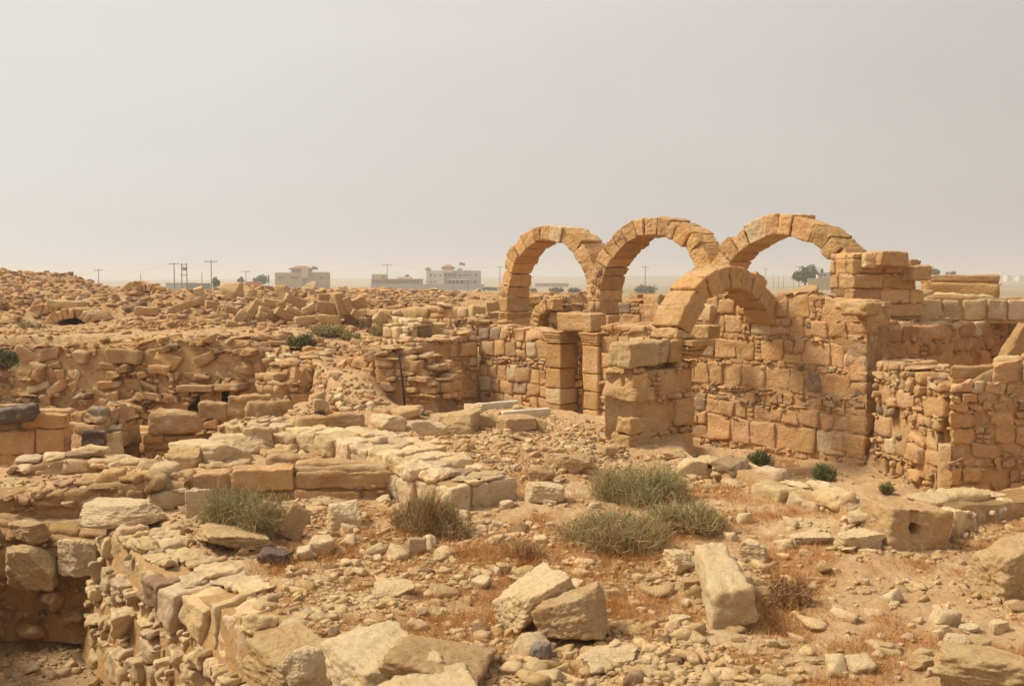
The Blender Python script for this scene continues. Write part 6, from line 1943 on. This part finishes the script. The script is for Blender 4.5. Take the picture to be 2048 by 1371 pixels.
# far trees
def tree(px, yb, w, h, d, label, n=500, pal=DARKG, group="far trees on the plain", nm="tree", lobes=7, cyp=False):
    rng = np.random.default_rng(int(px * 3 + h))
    x = X(px, d); zb = Z(yb, d); W = w * d / F / 2; Hh = h * d / F
    e = empty(nm, (x, d, zb), label, "tree", group)
    V, Fq = tube([(x, d, zb - 2.5), (x + .05 * W, d, zb + Hh * .3), (x - .05 * W, d, zb + Hh * .75)], [W * .10 + .05, W * .07 + .04, W * .03 + .02], 8)
    mesh_obj("trunk", V, Fq, M_POLE, parent=e)
    lc = np.stack([rng.normal(0, .42, lobes) * W, rng.normal(0, .35, lobes) * W, rng.uniform(.22, .8, lobes) * Hh], 1)
    if cyp: lc[:, :2] *= .3
    ls = rng.uniform(.28, .5, lobes)
    k = rng.integers(0, lobes, n)
    dr = rng.normal(size=(n, 3)); dr /= np.linalg.norm(dr, axis=1, keepdims=True)
    c = lc[k] + dr * (ls[k] * rng.uniform(.5, 1, n))[:, None] * np.array([W, W, Hh * .42 if not cyp else Hh * .5])
    c[:, 2] = np.clip(c[:, 2], .02 * Hh, Hh)
    s = W * .16 + .08
    p0 = c - rng.normal(0, s, (n, 3)); p1 = c + rng.normal(0, s, (n, 3))
    V, Fq = ribbons(p0, p1, rng.normal(0, s * .3, (n, 3)), np.full(n, s * .9), rng, 2)
    pc = np.array(pal)
    cc = np.repeat(pc[rng.integers(0, 4, n)], 6, 0)
    mesh_obj("crown", V + np.array([x, d, zb]), Fq, M_LEAF, parent=e, col=cc, smooth=False)
TG = [(.10, .13, .05), (.13, .16, .07), (.08, .10, .04), (.16, .17, .08)]
for (px, yb, w, h, d, lab, pal, n, cy) in [
    (432, 577, 16, 24, 200, "ragged green tree at the foot of the tallest pole", TG, 500, False), 
     (483, 566, 14, 12, 290, "grey-green tree behind the grey cab", TG, 300, False),
    (519, 568, 26, 16, 310, "bright green rounded tree right of the orange truck", [(.12, .17, .05), (.16, .2, .07), (.10, .13, .04), (.18, .2, .09)], 600, False),
    (538, 568, 4, 20, 320, "slim dark cypress left of the tan building", DARKG, 300, True), 
    (1609, 560, 38, 26, 255, "wide dark evergreen tree left of the white house", DARKG, 1500, False), (1619, 558, 6, 30, 256, "slim dark cypress rising over the wide evergreen", DARKG, 300, True),
    (1642, 550, 8, 16, 285, "small pointed tree behind the white house", DARKG, 250, True), (1860, 552, 32, 12, 300, "dark flat-topped tree above the terrace row", DARKG, 700, False),
    (1901, 550, 14, 7, 320, "little dark tree farthest right on the skyline", DARKG, 300, False)]:
    tree(px, yb, w, h, d, lab, n, pal, cyp=cy, nm="cypress_tree" if cy else "tree")
# far-off settlement on the right horizon
rngh = np.random.default_rng(12)
for i, px in enumerate((1874, 1958, 1985, 2012, 2036)):
    d = 900
    e = building("far_house", ("pale far house touching the dark flat-topped tree", "tiny pale house on the right horizon, left of four", "tiny pale house on the right horizon, second of four", "tiny pale house on the right horizon, third of four", "tiny pale house on the right horizon, last of four")[i], px, px + 8, d, 0)
    e["group"] = "tiny houses on the right horizon"
    w_ = rngh.uniform(5, 10); yt = 551 + rngh.uniform(-1, 2)
    bpart(e, "wall", M_WALLB, px, px + w_, yt, 562, d, 8); win(e, (px + w_ * .3, px + w_ * .7), yt + 1, yt + 2.4, 1.4, d)
# ------------------------------------------------------------------ dusty air
def haze():
    m = bpy.data.materials.new("haze"); m.use_nodes = True
    nt = m.node_tree; nt.nodes.clear()
    o = nt.nodes.new("ShaderNodeOutputMaterial"); v = nt.nodes.new("ShaderNodeVolumePrincipled")
    v.inputs["Color"].default_value = (.84, .84, .84, 1)
    v.inputs["Density"].default_value = 0.00085
    v.inputs["Anisotropy"].default_value = 0.2
    nt.links.new(v.outputs[0], o.inputs["Volume"])
    s = 4400; z0, z1 = -25, 30
    V = [(x, y, z) for z in (z0, z1) for x, y in ((-s, -s), (s, -s), (s, s), (-s, s))]
    Fq = [(0, 3, 2, 1), (4, 5, 6, 7), (0, 1, 5, 4), (1, 2, 6, 5), (2, 3, 7, 6), (3, 0, 4, 7)]
    h = mesh_obj("haze", V, Fq, m, smooth=False)
    tag(h, "pale dusty air that fades the buildings and fields", "haze", kind="stuff")
haze()
